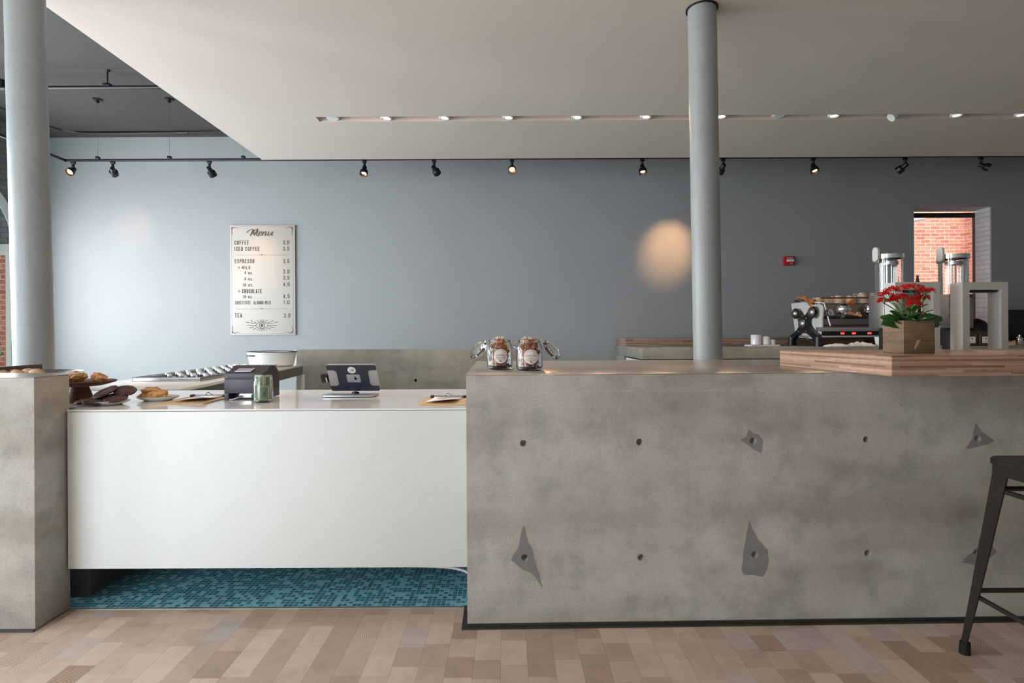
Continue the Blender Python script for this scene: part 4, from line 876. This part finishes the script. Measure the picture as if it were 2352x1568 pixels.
for i, (dx, dy, dz, r, tx, ty, lab) in enumerate(((-.070, -.035, .020, .046, .1, -.15, 'dark chocolate cookie at the left end of its plate'), (-.012, -.052, .022, .052, .18, .10, 'dark chocolate cookie lying low at the front of the plate'), (.062, -.020, .034, .052, .30, .10, 'dark chocolate cookie at the right front of the plate'), (.000, -.004, .060, .058, .42, -.28, 'large dark chocolate cookie leaning on top of the pile'), (.072, .034, .064, .050, .35, .22, 'dark smooth cookie at the back right of the pile'), (-.03, .04, .022, .050, 0, 0, 'dark chocolate cookie at the back of the plate'))):
    m = MB().lathe([(0, -.009), (.7, -.009), (.95, -.004), (1, .001), (.92, .006), (.6, .010), (0, .011)], 40)
    rn = random.Random(40+i); import mathutils
    for v in m.bm.verts:
        k_ = mathutils.noise.noise(Vector((v.co.x*4+i*7, v.co.y*4, 0))); v.co.x *= r*(1+.05*k_); v.co.y *= r*(1+.05*k_); v.co.z += .002*mathutils.noise.noise(Vector((v.co.x*70, v.co.y*70+i, 1)))
    m.xf(RX(tx) @ RY(ty)); tag(m.build('chocolate_cookie', 'dark_cookie', None, (-1.965+dx, 2.715+dy, ZT+dz), 60), lab, 'cookie', 'chocolate cookies on the plate')
dish(-1.815, 2.885, .103, 'small white plate with three golden pastries left of the clipboard')
for i, (dx, dy, dz, rx, ry, rz, a, lab) in enumerate(((-.055, -.01, .026, .034, .030, .020, .1, 'golden pastry at the left of the small plate, underneath'), (-.035, .004, .050, .050, .032, .019, -.05, 'golden pastry lying on top of the other two'), (.016, -.035, .030, .056, .032, .025, .18, 'golden ridged pastry at the front right of the small plate'))):
    blob('golden_pastry', (-1.815+dx, 2.885+dy, ZT+dz), rx, ry, rz, RZ(a) @ RY(-a), 'golden_pastry', lab, 'pastry', 'golden pastries on the small plate', 60+i)
# silver dish stand with pale rolls and dark board at the far left
ss = empty('dish_stand', (-2.80, 3.10, ZT)); tag(ss, 'shallow silver footed dish behind the pier at the far left edge', 'dish')
zs0 = P(165, 857, 3.10).z-ZT
MB().lathe([(0, 0), (.09, 0), (.08, .01), (.02, .02), (.02, zs0-.03), (0, zs0-.03)], 32).build('foot', 'steel', ss)
MB().lathe([(0, zs0-.03), (.30, zs0-.03), (.355, zs0), (.35, zs0+.003), (.295, zs0-.024), (0, zs0-.025)], 56).build('dish', 'steel', ss)
for i, (px, py, r) in enumerate(((6, 857, .030), (33, 855, .030), (40, 856, .032), (65, 855, .034), (84, 852, .034))):
    Yv = 3.0+.05*(i % 2)-(.04 if i == 2 else 0); q = P(px, py, Yv)
    blob('bread_roll', (q.x, q.y, ZT+zs0-.024+r*.86), r, r, r*.8, Matrix(), 'pale_roll', '%s pale round roll from the left edge, on the silver dish' % names[i], 'roll', 'pale rolls on the silver dish', 80+i, .05)
bd = P(95, 836, 3.30); b0 = P(0, 842, 3.02)
m = MB(); a_ = math.atan2(bd.y-b0.y, bd.x-b0.x); ln = (bd-b0).length+.15
tag(MB().box(-ln, 0, -.006, .006, 0, bd.z-(ZT+zs0-.022), .002).xf(RZ(a_)).build('serving_board', 'brown_board', None, (bd.x, bd.y, ZT+zs0-.022)), 'dark brown upright board behind the rolls at the far left', 'board')
# plant leaf at the very left edge
pl = empty('potted_plant', (-2.22, 2.44, CH+.0025)); tag(pl, 'green plant just peeking in at the left picture edge on the pier', 'plant')
MB().lathe([(0, 0), (.05, 0), (.065, .10), (.060, .10), (.047, .006), (0, .006)], 28, (-.13, 0, 0)).build('pot', 'white_enamel', pl)
MB().lathe([(0, .09), (.058, .09), (0, .094)], 20, (-.13, 0, 0)).build('soil', 'soil', pl)
def leaf_mesh(L, W, curl=.3, scal=0, thick=.0012, n=10):
    b = bmesh.new(); rows = []
    for i in range(n+1):
        t = i/n; w_ = W*math.sin(PI*min(1, t*.92+.04))**.75*(1-.15*t); w_ *= 1+scal*math.sin(t*PI*9)
        z = curl*L*(t*.6-t*t)
        rows.append([b.verts.new((L*t, w_*s_, z+(abs(s_)*.22*W))) for s_ in (-1, -.5, 0, .5, 1)])
    for a, c in zip(rows, rows[1:]):
        for k_ in range(4): b.faces.new((a[k_], a[k_+1], c[k_+1], c[k_]))
    return b
def add_leaf(parent, base, yaw, pitch, L, W, mat='leaf_green', scal=.0, curl=.3, roll=0):
    m = MB(); m._add(leaf_mesh(L, W, curl, scal, n=14 if scal else 9), T(*base) @ RZ(yaw) @ RY(-pitch) @ RX(roll)); o = m.build('leaf', mat, parent, angle=80)
    o.modifiers.new('s', 'SOLIDIFY').thickness = .0012; return o
for yaw, pit, L in ((0.1, .35, .11), (1.3, .5, .12), (2.4, .4, .12), (3.6, .5, .11), (5.0, .4, .10), (.7, 1.0, .12)): add_leaf(pl, (-.13, 0, .09), yaw, pit, L, .022)
add_leaf(pl, (-.105, -.02, .098), 0, .0, .128, .026, roll=1.15, curl=.1)
# ================================================================== KALANCHOE IN WOODEN BOX
kb = empty('potted_kalanchoe', (1.705, 2.405, bz1+.0005), .055); tag(kb, 'red flowering plant in a weathered wooden box on the butcher block', 'plant')
bw, bd_, bh = .142, .125, .142; th = .010
MB().box(0, bw, 0, th, 0, bh, .0015).build('front_board', 'weathered_wood', kb); MB().box(0, bw, bd_-th, bd_, 0, bh, .0015).build('back_board', 'weathered_wood', kb)
MB().box(0, th, th+.0002, bd_-th-.0002, 0, bh, .0012).build('side_board', 'weathered_wood', kb); MB().box(bw-th, bw, th+.0002, bd_-th-.0002, 0, bh, .0012).build('side_board', 'weathered_wood', kb)
MB().box(th, bw-th, th, bd_-th, .0, bh-.03).build('soil', 'soil', kb)
m = MB(); ribbon(m, [(.050, .018), (.058, .045), (.064, .058)], .007, -.0006); ribbon(m, [(.058, .030), (.074, .060)], .005, -.0006); m.build('knot_mark', 'hardboard', kb)
ctr = Vector((bw/2, bd_/2, bh-.028)); rk = random.Random(11)
for i, (yaw, pit, L, W) in enumerate(((3.3, .12, .115, .030), (3.0, .42, .105, .030), (2.7, .30, .085, .028), (3.55, .30, .10, .030), (-.05, .18, .135, .038), (-.35, .32, .12, .036), (.25, .48, .11, .034), (-1.2, .50, .07, .028), (-1.9, .42, .075, .028), (-.8, .55, .085, .030), (-2.4, .60, .08, .028), (1.2, .4, .09, .03), (1.9, .4, .09, .03), (.0, .75, .09, .026), (-1.5, .95, .07, .022), (3.1, .85, .09, .026))):
    add_leaf(kb, tuple(ctr+Vector((.01*math.cos(yaw), .01*math.sin(yaw), .004))), yaw, pit, L*1.05, W*1.12, 'leaf_green', .09, .35, .95*math.cos(yaw))
for i in range(10): add_leaf(kb, tuple(ctr+Vector((rk.uniform(-.03, .04), rk.uniform(-.04, 0), .045+rk.random()*.03))), rk.uniform(-PI, 0), rk.uniform(.2, .9), rk.uniform(.03, .05), .012, 'leaf_light', roll=rk.uniform(-.6, .6))
fl_px = [(2034, 676, 17, 10), (2052, 666, 16, 9), (2092, 660, 27, 8), (2070, 686, 24, 11), (2107, 687, 20, 10), (2125, 668, 22, 7), (2122, 683, 12, 7), (2030, 690, 13, 6), (2098, 697, 19, 8), (2052, 688, 9, 7)]
def flower(L, rnd):
    m = MB(); a0 = rnd.random()*6
    for k_ in range(4):
        a = a0+k_*PI/2; c, s_ = math.cos(a), math.sin(a); pr_ = Vector((-s_, c, 0)); d_ = Vector((c, s_, 0))
        m.quad([(0, 0, 0), d_*L*.55+pr_*L*.32+Vector((0, 0, L*.15)), d_*L+Vector((0, 0, L*.1)), d_*L*.55-pr_*L*.32+Vector((0, 0, L*.15))])
    return m
for ci, (px, py, rw, rh) in enumerate(fl_px):
    Yc = 2.45+.03*math.sin(ci*2.1); q = P(px, py, Yc); wl_ = kb.matrix_basis.inverted() @ q; RW, RH = rw*Yc/F, rh*Yc/F
    MB().tube(smooth_pts([ctr, ctr.lerp(wl_, .5)+Vector((0, 0, .012)), wl_-Vector((0, 0, RH))], 5), .0022, 6).build('flower_stem', 'leaf_light', kb)
    head = MB()
    for k_ in range(7): head.cyl(tuple(wl_-Vector((0, 0, RH*1.3))), tuple(wl_+Vector((rk.uniform(-1, 1)*RW*.7, rk.uniform(-.7, .7)*RW*.6, 0))), .0010, seg=5)
    ho = head.build('flower_head', 'leaf_light', kb)
    pet = MB()
    for k_ in range(int(14+rw*1.7)):
        a, r_ = rk.random()*2*PI, math.sqrt(rk.random()); off = Vector((math.cos(a)*r_*RW, math.sin(a)*r_*RW*.65, (1-r_*r_)*RH*.7+rk.uniform(-.6, .4)*RH))
        fm = flower(.0092, rk); n_ = Vector((off.x*8, off.y*8-.6, .55+rk.random()*.3)).normalized()
        fm.xf(T(*(wl_+off)) @ n_.to_track_quat('Z', 'Y').to_matrix().to_4x4()); me = bpy.data.meshes.new('q'); fm.bm.to_mesh(me); fm.bm.free(); pet.bm.from_mesh(me); bpy.data.meshes.remove(me)
        pet.ball(tuple(wl_+off-n_*.002), .0022, sub=1)
    po = pet.build('petals', 'petal_red', ho, angle=20)
# ================================================================== STEAM BREWERS
def brewer(px0, px1, lab):
    Yf = 3.20; x0, x1 = P(px0, 720, Yf).x, P(px1, 720, Yf).x; W = x1-x0; zt_ = P((px0+px1)/2, 647.5, Yf).z-(CH+.003); t = empty('glass_brewer', (x0, Yf, CH+.003)); tag(t, lab, 'coffee brewer', 'steam brewers on the bar')
    m = MB().prism([(0, 0), (.042, 0), (.042, zt_-.045), (W-.042, zt_-.045), (W-.042, 0), (W, 0), (W, zt_), (0, zt_)], 0, .092, 'XZ', bev=.0015); m.build('portal_frame', 'brewer_gray', t)
    MB().box(.052, W-.052, .015, .075, zt_-.056, zt_-.0452, .002).build('drip_grille', 'dark_metal', t)
    cx_ = W*.30; cy_ = .165; R = .073; zc = zt_-.06; top = P(px0, 585, 3.36).z-(CH+.003)
    MB().lathe([(R, zc), (R, top), (R-.004, top), (R-.004, zc)], 40, (cx_, cy_, 0)).build('glass_cylinder', 'jar_glass', t)
    MB().lathe([(R-.006, top-.025), (R+.006, top-.025), (R+.006, top), (R-.006, top)], 40, (cx_, cy_, 0)).build('chrome_ring', 'chrome', t)
    MB().lathe([(0, top-.002), (R-.008, top-.002), (R-.008, top-.010), (0, top-.010)], 40, (cx_, cy_, 0)).build('lid_disc', 'chrome', t)
    MB().cyl((cx_-.012, cy_, zc), (cx_-.012, cy_, top-.012), .006, seg=12).cyl((cx_+.03, cy_+.02, zc), (cx_+.03, cy_+.02, top-.012), .004, seg=10).build('inner_rod', 'chrome', t)
    MB().cyl((cx_+.005, cy_, top-.06), (cx_+.005, cy_, top-.04), .045, seg=24).build('piston', 'steel', t)
    MB().box(cx_-R, cx_+R, cy_-.06, cy_+.08, .195, zc, .004).build('brew_body', 'brushed_steel', t)
    MB().box(cx_-.025, cx_+.025, cy_-.02, cy_+.06, .0, .195, .004).build('support_post', 'dark_metal', t)
    MB().lathe([(0, 0), (.03, 0), (.032, .03), (.012, .04), (0, .04)], 20, (cx_, cy_-.03, .155)).build('outlet', 'chrome', t)
    m = MB().prism([(y_, z_) for y_, z_ in [(a, b_) for a, b_ in plate(.05, .085, .022)]], 0, .012, 'YZ', mat=T(cx_-R-.018, cy_-.01, top+.002)); m.build('lever_paddle', 'brewer_gray', t)
    MB().box(cx_-R-.008, cx_-R+.004, cy_-.03, cy_+.03, top-.05, top-.02, .003).build('hinge_block', 'brushed_steel', t)
    return t
brewer(2056.3, 2160, 'grey portal frame coffee brewer with glass cylinder, left one behind the red flowers')
brewer(2211, 2316.5, 'grey portal frame coffee brewer with glass cylinder, right one in front of the window')
# ================================================================== ESPRESSO MACHINE
em = empty('espresso_machine', (3.985, 7.1, 1.0705)); tag(em, 'large steel espresso machine with black X shaped side leg on the rear bar', 'espresso machine')
EW = 1.25; k5 = 7.1/F
def ez(py, Y=7.1): return P(1890, py, Y).z-1.0705
side = [(.66, .12), (.79, .62), (.45, .62), (.12, .585), (.03, .56), (.0, .50), (.02, .36), (.03, .10), (.2, .10)]
side = [(y_, z_*.95) for y_, z_ in side]
MB().prism(side, .015, .04, 'YZ', bev=.004).build('side_panel', 'machine_white', em)
MB().prism(side, EW-.04, EW-.015, 'YZ', bev=.004).build('side_panel', 'machine_white', em)
def xframe(x):
    pts = [(.37, .385), (.44, .42), (.50, .475), (.60, .44), (.52, .375), (.475, .33), (.465, .27), (.52, .215), (.62, .165), (.70, .135), (.725, .10), (.725, .0), (.645, .0), (.64, .07), (.56, .125), (.47, .165), (.37, .18), (.27, .165), (.17, .125), (.075, .065), (.065, 0), (-.03, 0), (-.03, .10), (.0, .14), (.09, .18), (.19, .23), (.245, .29), (.245, .34), (.20, .39), (.10, .44), (.19, .49), (.27, .43)]
    m = MB(); loop = smooth_pts([(p[0], p[1], 0) for p in pts]+[(pts[0][0], pts[0][1], 0)], 3)[:-1]
    m.prism([(p.x, max(0, p.y)) for p in loop], x-.03, x+.03, 'YZ')
    for y_ in (.685, .018): m.cyl((x-.01, y_, 0), (x-.01, y_, .12), .052, .046, 20)
    return m
m = xframe(-.016); fx = m.build('x_frame', 'black_paint', em)
for y_, z_, r_ in ((.128, .441, .072), (.55, .44, .066), (.365, .30, .074)):
    MB().lathe([(0, .046), (r_*.45, .042), (r_*.8, .028), (r_*.97, .008), (r_, 0), (0, -.01)], 32, (-.047, y_, z_), mat=RY(-PI/2)).build('chrome_disc', 'brushed_steel', fx)
    MB().lathe([(r_, -.012), (r_*1.1, -.012), (r_*1.1, .004), (r_, .006)], 32, (-.047, y_, z_), mat=RY(-PI/2)).build('disc_bezel', 'black_gloss', fx)
for y_, z_ in ((.467, .365), (.27, .365), (.467, .195), (.27, .195)): MB().ball((-.048, y_, z_), .009, sub=2).build('bolt', 'chrome', fx)
m = xframe(EW+.015); m.build('x_frame', 'black_paint', em)
MB().box(.04, EW-.04, .04, .66, ez(774), ez(697), .006).build('body_shell', 'brushed_steel', em)
MB().box(.04, EW-.04, .0, .05, ez(732), ez(727)+.01, .003).build('group_rail', 'black_paint', em)
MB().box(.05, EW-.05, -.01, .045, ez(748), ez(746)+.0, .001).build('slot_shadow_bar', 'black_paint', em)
MB().box(-.06, EW, -.05, .02, ez(761), ez(751), .004).build('front_bar', 'chrome', em)
MB().box(.02, EW-.02, -.03, .03, ez(770), ez(761.5), .003).build('display_panel', 'black_gloss', em)
MB().box(.0, EW, -.02, .60, ez(774.5), ez(770.5), .003).build('drip_tray', 'silver_plastic', em)
MB().box(.03, EW-.03, .03, .64, ez(697), ez(696), .001).build('cup_tray', 'steel', em)
for y_ in (.0, .66): MB().cyl((.0, y_, ez(684)), (EW, y_, ez(684)), .010, seg=10).build('cup_rail', 'copper', em)
for px in (1935, 1961, 1997): xx = P(px, 765, 7.07).x-3.985; MB().box(xx-.024, xx+.024, -.034, -.0301, ez(767.5), ez(763.5), .001).build('red_display', 'red_display', em)
for i, px in enumerate((1945, 2008)):
    xx = P(px, 710, 6.95).x-3.985
    g = MB().lathe([(0, -.065), (.045, -.065), (.075, -.04), (.085, 0), (.075, .045), (.045, .065), (.02, .075), (0, .075)], 36, (xx, -.08, ez(711))); go = g.build('group_head', 'chrome', em)
    MB().cyl((xx, -.08, ez(724)), (xx+.02, .05, ez(728)), .03, seg=16).build('group_neck', 'chrome', go)
    MB().tube(smooth_pts([(xx+.01, -.12, ez(718)), (xx+.06, -.18, ez(722)), (xx+.13, -.24, ez(727))], 5), .016, 12, radii=None).build('portafilter_handle', 'handle_wood', go)
    MB().prism([(xx+.07, ez(697)), (xx+.14, ez(688)), (xx+.16, ez(697)), (xx+.14, ez(712)), (xx+.08, ez(716))], -.05, -.01, 'XZ', bev=.004).build('wood_paddle', 'handle_wood', go)
for px in (1910, 1977, 2003): xx = P(px, 720, 7.05).x-3.985; MB().lathe([(0, .01), (.02, .01), (.028, .004), (.028, -.01), (0, -.01)], 20, (xx, -.005, ez(719)), mat=RX(PI/2)).build('steam_knob', 'chrome', em)
a, b_ = P(1893, 696, 6.98), P(1907, 748, 6.93); q = Vector((3.985, 7.1, 1.0705))
wv = MB().tube([a-q+Vector((-.06, .12, .02)), a-q, a.lerp(b_, .5)-q, b_-q], .008, 8).build('steam_wand', 'white_enamel', em)
MB().cyl(a.lerp(b_, .30)-q, a.lerp(b_, .58)-q, .013, seg=12).build('wand_grip', 'black_paint', wv)
MB().tube(smooth_pts([(-.05, .34, .12), (.0, .30, .09), (.06, .26, .04), (.10, .22, .02)], 6), .008, 8).build('drain_hose', 'brushed_steel', em)
MB().prism([(.0, .0), (.16, -.03), (.17, .02), (.03, .045)], -.02, .02, 'XZ', bev=.006, mat=T(.62, .1, .05)).cyl((.72, .1, .02), (.80, .1, .10), .014, seg=10).build('tamper_handle', 'black_paint', em)
# wooden levers at the top left corner of the machine
a, b_ = P(1846, 678, 7.1), P(1864, 706, 7.05); m = MB().tube([a-q, a.lerp(b_, .4)-q, b_-q], .02, 10, radii=[.024, .02, .009]); m.build('wood_lever', 'handle_wood', em)
a, b_ = P(1827, 680, 7.4), P(1870, 694, 7.2); m = MB().tube([a-q, a.lerp(b_, .5)-q, b_-q], .02, 10, radii=[.006, .014, .04]); m.build('wood_lever', 'handle_wood', em)
# glass bowl on the corner
gp = P(1845, 692, 7.45); gz = 1.0705+.62*.95+.001; 
tag(MB().lathe([(0, 0), (.03, 0), (.055, .03), (.06, .09), (.056, .09), (.05, .034), (.028, .006), (0, .006)], 28).build('glass_cup', 'jar_glass', None, (gp.x, gp.y, gz)), 'clear glass cup at the left end on top of the espresso machine', 'cup')
# cups on the machine
def cup(px, Y, r, h, lab, ha):
    zc = 1.0705+ez(696)+.001; x = P(px, 690, Y).x; t = empty('coffee_cup', (x, Y, zc)); tag(t, lab, 'cup', 'cups stacked upside down on the espresso machine')
    MB().lathe([(r*.97, 0), (r, .003), (r*.97, h*.45), (r*.72, h*.85), (r*.5, h*.93), (r*.5, h), (r*.42, h), (r*.40, h*.9), (r*.66, h*.80), (r*.91, h*.43), (r*.93, .003)], 28).lathe([(0, h*.9), (r*.45, h*.9)], 28).build('cup_body', 'cup_ceramic', t)
    MB().tube(smooth_pts([(math.cos(ha)*r*.95, math.sin(ha)*r*.95, h*.35), (math.cos(ha)*r*1.45, math.sin(ha)*r*1.45, h*.5), (math.cos(ha)*r*1.3, math.sin(ha)*r*1.3, h*.9), (math.cos(ha)*r*.7, math.sin(ha)*r*.7, h*.8)], 5), .006, 8).build('cup_handle', 'cup_ceramic', t)
cups = [(1879, 7.24, .046, .080), (1889, 7.56, .046, .085), (1898, 7.28, .048, .085), (1911, 7.56, .050, .095), (1925, 7.30, .066, .105), (1938, 7.60, .05, .105), (1951, 7.30, .062, .105), (1966, 7.62, .055, .12), (1980, 7.34, .075, .145), (2005, 7.36, .070, .145)]
for i, (px, Y, r, h) in enumerate(cups): cup(px, Y, r, h, '%s upturned cream cup from the left on the espresso machine' % (names+['tenth'])[i], 2.6+.5*math.sin(i))
# ---- items on the rear bar
RB = 1.0706
def on(px, Y): return (P(px, 790, Y).x, Y, RB)
c0 = on(1750.5, 7.45)
m = MB(); m.prism([(x_, y_) for x_, y_ in plate(.40, .22, .02)], 0, .012, 'XY')
bmesh.ops.subdivide_edges(m.bm, edges=m.bm.edges, cuts=2)
for v in m.bm.verts: v.co.z += .010*abs(math.sin(v.co.x*40+v.co.y*23)) if v.co.z > .005 and abs(v.co.x) > .15 else 0
tag(m.build('folded_cloth', 'towel', None, c0), 'folded white cloth under the cups left of the espresso machine', 'cloth')
for px, r, h, nm in ((1736.5, .066, .135, 'tallest white canister on the folded cloth'), (1759, .052, .112, 'middle white canister on the folded cloth'), (1774.5, .034, .070, 'smallest white cup at the right end of the folded cloth')):
    x = P(px, 780, 7.45).x; tag(MB().lathe([(0, 0), (r*.9, 0), (r, .006), (r*1.0, h-.004), (r*.97, h), (r*.92, h), (r*.92, .012), (0, .012)], 28).build('canister', 'white_enamel', None, (x, 7.45, RB+.018)), nm, 'cup')
def towel(px, Y, w_, d_, h, lab, mat='towel', z=RB):
    b = bmesh.new(); bmesh.ops.create_grid(b, x_segments=28, y_segments=14, size=.5)
    import mathutils
    for v in b.verts:
        e = max(abs(v.co.x), abs(v.co.y))*2; f = max(0, 1-e**4); x_, y_ = v.co.x*w_, v.co.y*d_
        v.co = Vector((x_*(1+.1*mathutils.noise.noise(Vector((x_*9, y_*9, px)))), y_, .002+f*h*(.6+.7*abs(mathutils.noise.noise(Vector((x_*14, y_*22, px)))))))
    m = MB(); m._add(b); o = m.build('towel', mat, None, (P(px, 790, Y).x, Y, z), 80); o.modifiers.new('s', 'SOLIDIFY').thickness = .002; return tag(o, lab, 'towel')
towel(1921, 6.98, .28, .14, .040, 'crumpled white towel on the rear bar, left of the other towel'); towel(1976, 7.0, .32, .14, .062, 'crumpled blue striped white towel on the rear bar near the planter')
towel(2335, 7.2, .42, .22, .06, 'sand coloured cloth on the rear bar at the right edge', 'sand_cloth')
x = P(2019, 780, 6.99).x; tag(MB().lathe([(0, 0), (.036, 0), (.052, .12), (.049, .12), (.034, .005), (0, .005)], 24).build('paper_cup', 'white_enamel', None, (x, 6.99, RB)), 'plain white cup below the right end of the espresso machine', 'cup')
# grinder between the brewers, bags, pitcher, screen, black dome
g0 = on(2166, 7.35); gr = empty('coffee_grinder', g0); tag(gr, 'dark speckled coffee grinder seen between the two brewers', 'grinder')
MB().box(-.10, .10, -.12, .12, 0, .03, .006).build('grinder_base', 'steel', gr); MB().lathe([(0, .03), (.06, .03), (.075, .10), (.085, .42), (0, .42)], 28).build('grinder_body', 'grinder_dark', gr)
MB().box(-.09, .07, -.06, .06, .42, .56, .01).build('grinder_hopper', 'brown_board', gr); MB().cyl((.02, -.085, .49), (.02, -.060, .49), .045, seg=24).build('grinder_dial', 'black_paint', gr)
for i, (px, lab) in enumerate(((2226, 'dark coffee bag with square white label, left of its pair'), (2257.5, 'dark coffee bag with square white label, right of its pair'))):
    c_ = on(px, 7.1); t = empty('coffee_bag', c_); tag(t, lab, 'coffee bag', 'coffee bags on the rear bar')
    MB().box(-.078, .078, -.045, .045, 0, .155, .014, seg=3).build('bag_body', 'coffee_bag', t)
    MB().box(-.07, .07, -.012, .012, .150, .185, .006).build('bag_fold', 'coffee_bag', t)
    lo = MB().box(-.045, .042, -.0468, -.0455, .035, .115).build('bag_label', 'label_paper', t)
    m = MB()
    for an in (-.9, -.45, 0, .45, .9): ribbon(m, [(0, .080), (.014*math.sin(an), .080+.020*math.cos(an))], .005, -.0472)
    ribbon(m, [(-.02, .055), (.02, .055)], .003, -.0472); m.build('leaf_emblem', 'ink_dark', lo)
hd = P(2245, 740, 7.75); tag(MB().lathe([(0, 0), (.16, 0), (.185, .06), (.19, .14), (.16, .24), (.10, .32), (.03, .36), (0, .365)], 14).build('black_hood', 'black_paint', None, (hd.x-.06, 7.70, RB)), 'black faceted dome hood standing behind the coffee bags', 'hood')
sc0 = P(2317, 711, 7.6); tag(MB().box(0, 1.2, 0, .05, 0, sc0.z-RB, .006).build('black_screen', 'black_gloss', None, (sc0.x, 7.6, RB)), 'black glossy screen panel on the rear bar at the right edge', 'screen')
pt_ = empty('steel_pitcher', on(2342, 7.0)); tag(pt_, 'small shiny steel pitcher in front of the black screen', 'pitcher')
MB().lathe([(0, 0), (.04, 0), (.045, .01), (.035, .08), (.038, .10), (.034, .10), (.031, .08), (.04, .012), (0, .006)], 24).build('pitcher_body', 'chrome', pt_); MB().lathe([(0, .10), (.034, .10), (.012, .115), (.012, .125), (.02, .135), (0, .145)], 20).build('pitcher_lid', 'chrome', pt_)
bt = on(2108, 7.4); tag(MB().lathe([(0, 0), (.035, 0), (.037, .01), (.037, .80), (.02, .86), (.014, .90), (.014, .93), (0, .93)], 20).build('slender_bottle', 'grinder_dark', None, bt), 'slender dark bottle behind the left brewer beside the window edge', 'bottle')
# outside wall lamp
ol = P(2098, 503, 12.2); t = empty('outdoor_lamp', (ol.x, 12.29, ol.z)); tag(t, 'white cone shaded lamp on the brick wall outside the window', 'lamp')
MB().lathe([(.14, -.06), (.13, -.05), (.03, .05), (0, .06)], 24, (0, -.25, 0)).build('lamp_shade', 'white_enamel', t); MB().tube([(0, 0, .1), (0, -.2, .1), (0, -.25, .05)], .012, 8).build('lamp_arm', 'black_paint', t)
# ================================================================== BAR STOOL
bs = empty('bar_stool', (1.965, 1.953, 0)); tag(bs, 'dark gunmetal bar stool cut off by the right picture edge', 'bar stool')
SZ = .775; hs = .155; hf = .215
b = bmesh.new(); pts = plate(2*hs+.02, 2*hs+.02, .05, 8)
m = MB().prism(pts, SZ-.028, SZ, 'XY', bev=.006); m.build('seat', 'gunmetal', bs)
for sx in (-1, 1):
    for sy in (-1, 1):
        tx, ty, bx_, by_ = sx*(hs-.012), sy*(hs-.012), sx*hf, sy*hf
        m = MB(); n_ = 9; rows = []
        for i in range(n_):
            t_ = i/(n_-1); z_ = .02+(SZ-.03-.02)*t_; cx_, cy_ = bx_+(tx-bx_)*t_, by_+(ty-by_)*t_; w_ = .014+.026*t_**.8
            rows.append((cx_, cy_, z_, w_))
        vs = []
        for cx_, cy_, z_, w_ in rows:   # open folded-sheet V section, corner outwards
            c = [(cx_, cy_), (cx_-sx*w_*1.6, cy_), (cx_-sx*w_*1.6, cy_-sy*.004), (cx_-sx*.006, cy_-sy*.006), (cx_-sx*.004, cy_-sy*w_*1.6), (cx_, cy_-sy*w_*1.6)]
            vs.append([m.bm.verts.new((a, b__, z_)) for a, b__ in c])
        for r0, r1 in zip(vs, vs[1:]):
            for k_ in range(6): m.bm.faces.new((r0[k_], r0[(k_+1) % 6], r1[(k_+1) % 6], r1[k_]))
        m.bm.faces.new(vs[0]); m.bm.faces.new(vs[-1]); bmesh.ops.recalc_face_normals(m.bm, faces=m.bm.faces)
        lg = m.build('leg', 'gunmetal', bs)
        MB().cyl((bx_-sx*.010, by_-sy*.010, 0), (bx_-sx*.011, by_-sy*.011, .045), .019, .017, 16).build('rubber_foot', 'rubber', lg)
def at_h(sx, sy, z_): t_ = (z_-.02)/(SZ-.05); return Vector((sx*(hf+(hs-.012-hf)*t_)-sx*.012, sy*(hf+(hs-.012-hf)*t_)-sy*.012, z_))
for z_, axis in ((.255, 'x'), (.235, 'y'), (.655, 'x'), (.655, 'y')):
    for s_ in (-1, 1):
        a, b_ = (at_h(-1, s_, z_), at_h(1, s_, z_)) if axis == 'x' else (at_h(s_, -1, z_), at_h(s_, 1, z_))
        MB().tube([a, a.lerp(b_, .5), b_], .009, 10).build('footrest' if z_ < .5 else 'seat_brace', 'gunmetal', bs)
for s_ in (-1, 1):
    MB().box(-hs+.01, hs-.01, s_*(hs-.01)-.002, s_*(hs-.01)+.002, SZ-.065, SZ-.028).build('seat_rail', 'gunmetal', bs); MB().box(s_*(hs-.01)-.002, s_*(hs-.01)+.002, -hs+.01, hs-.01, SZ-.065, SZ-.028).build('seat_rail', 'gunmetal', bs)
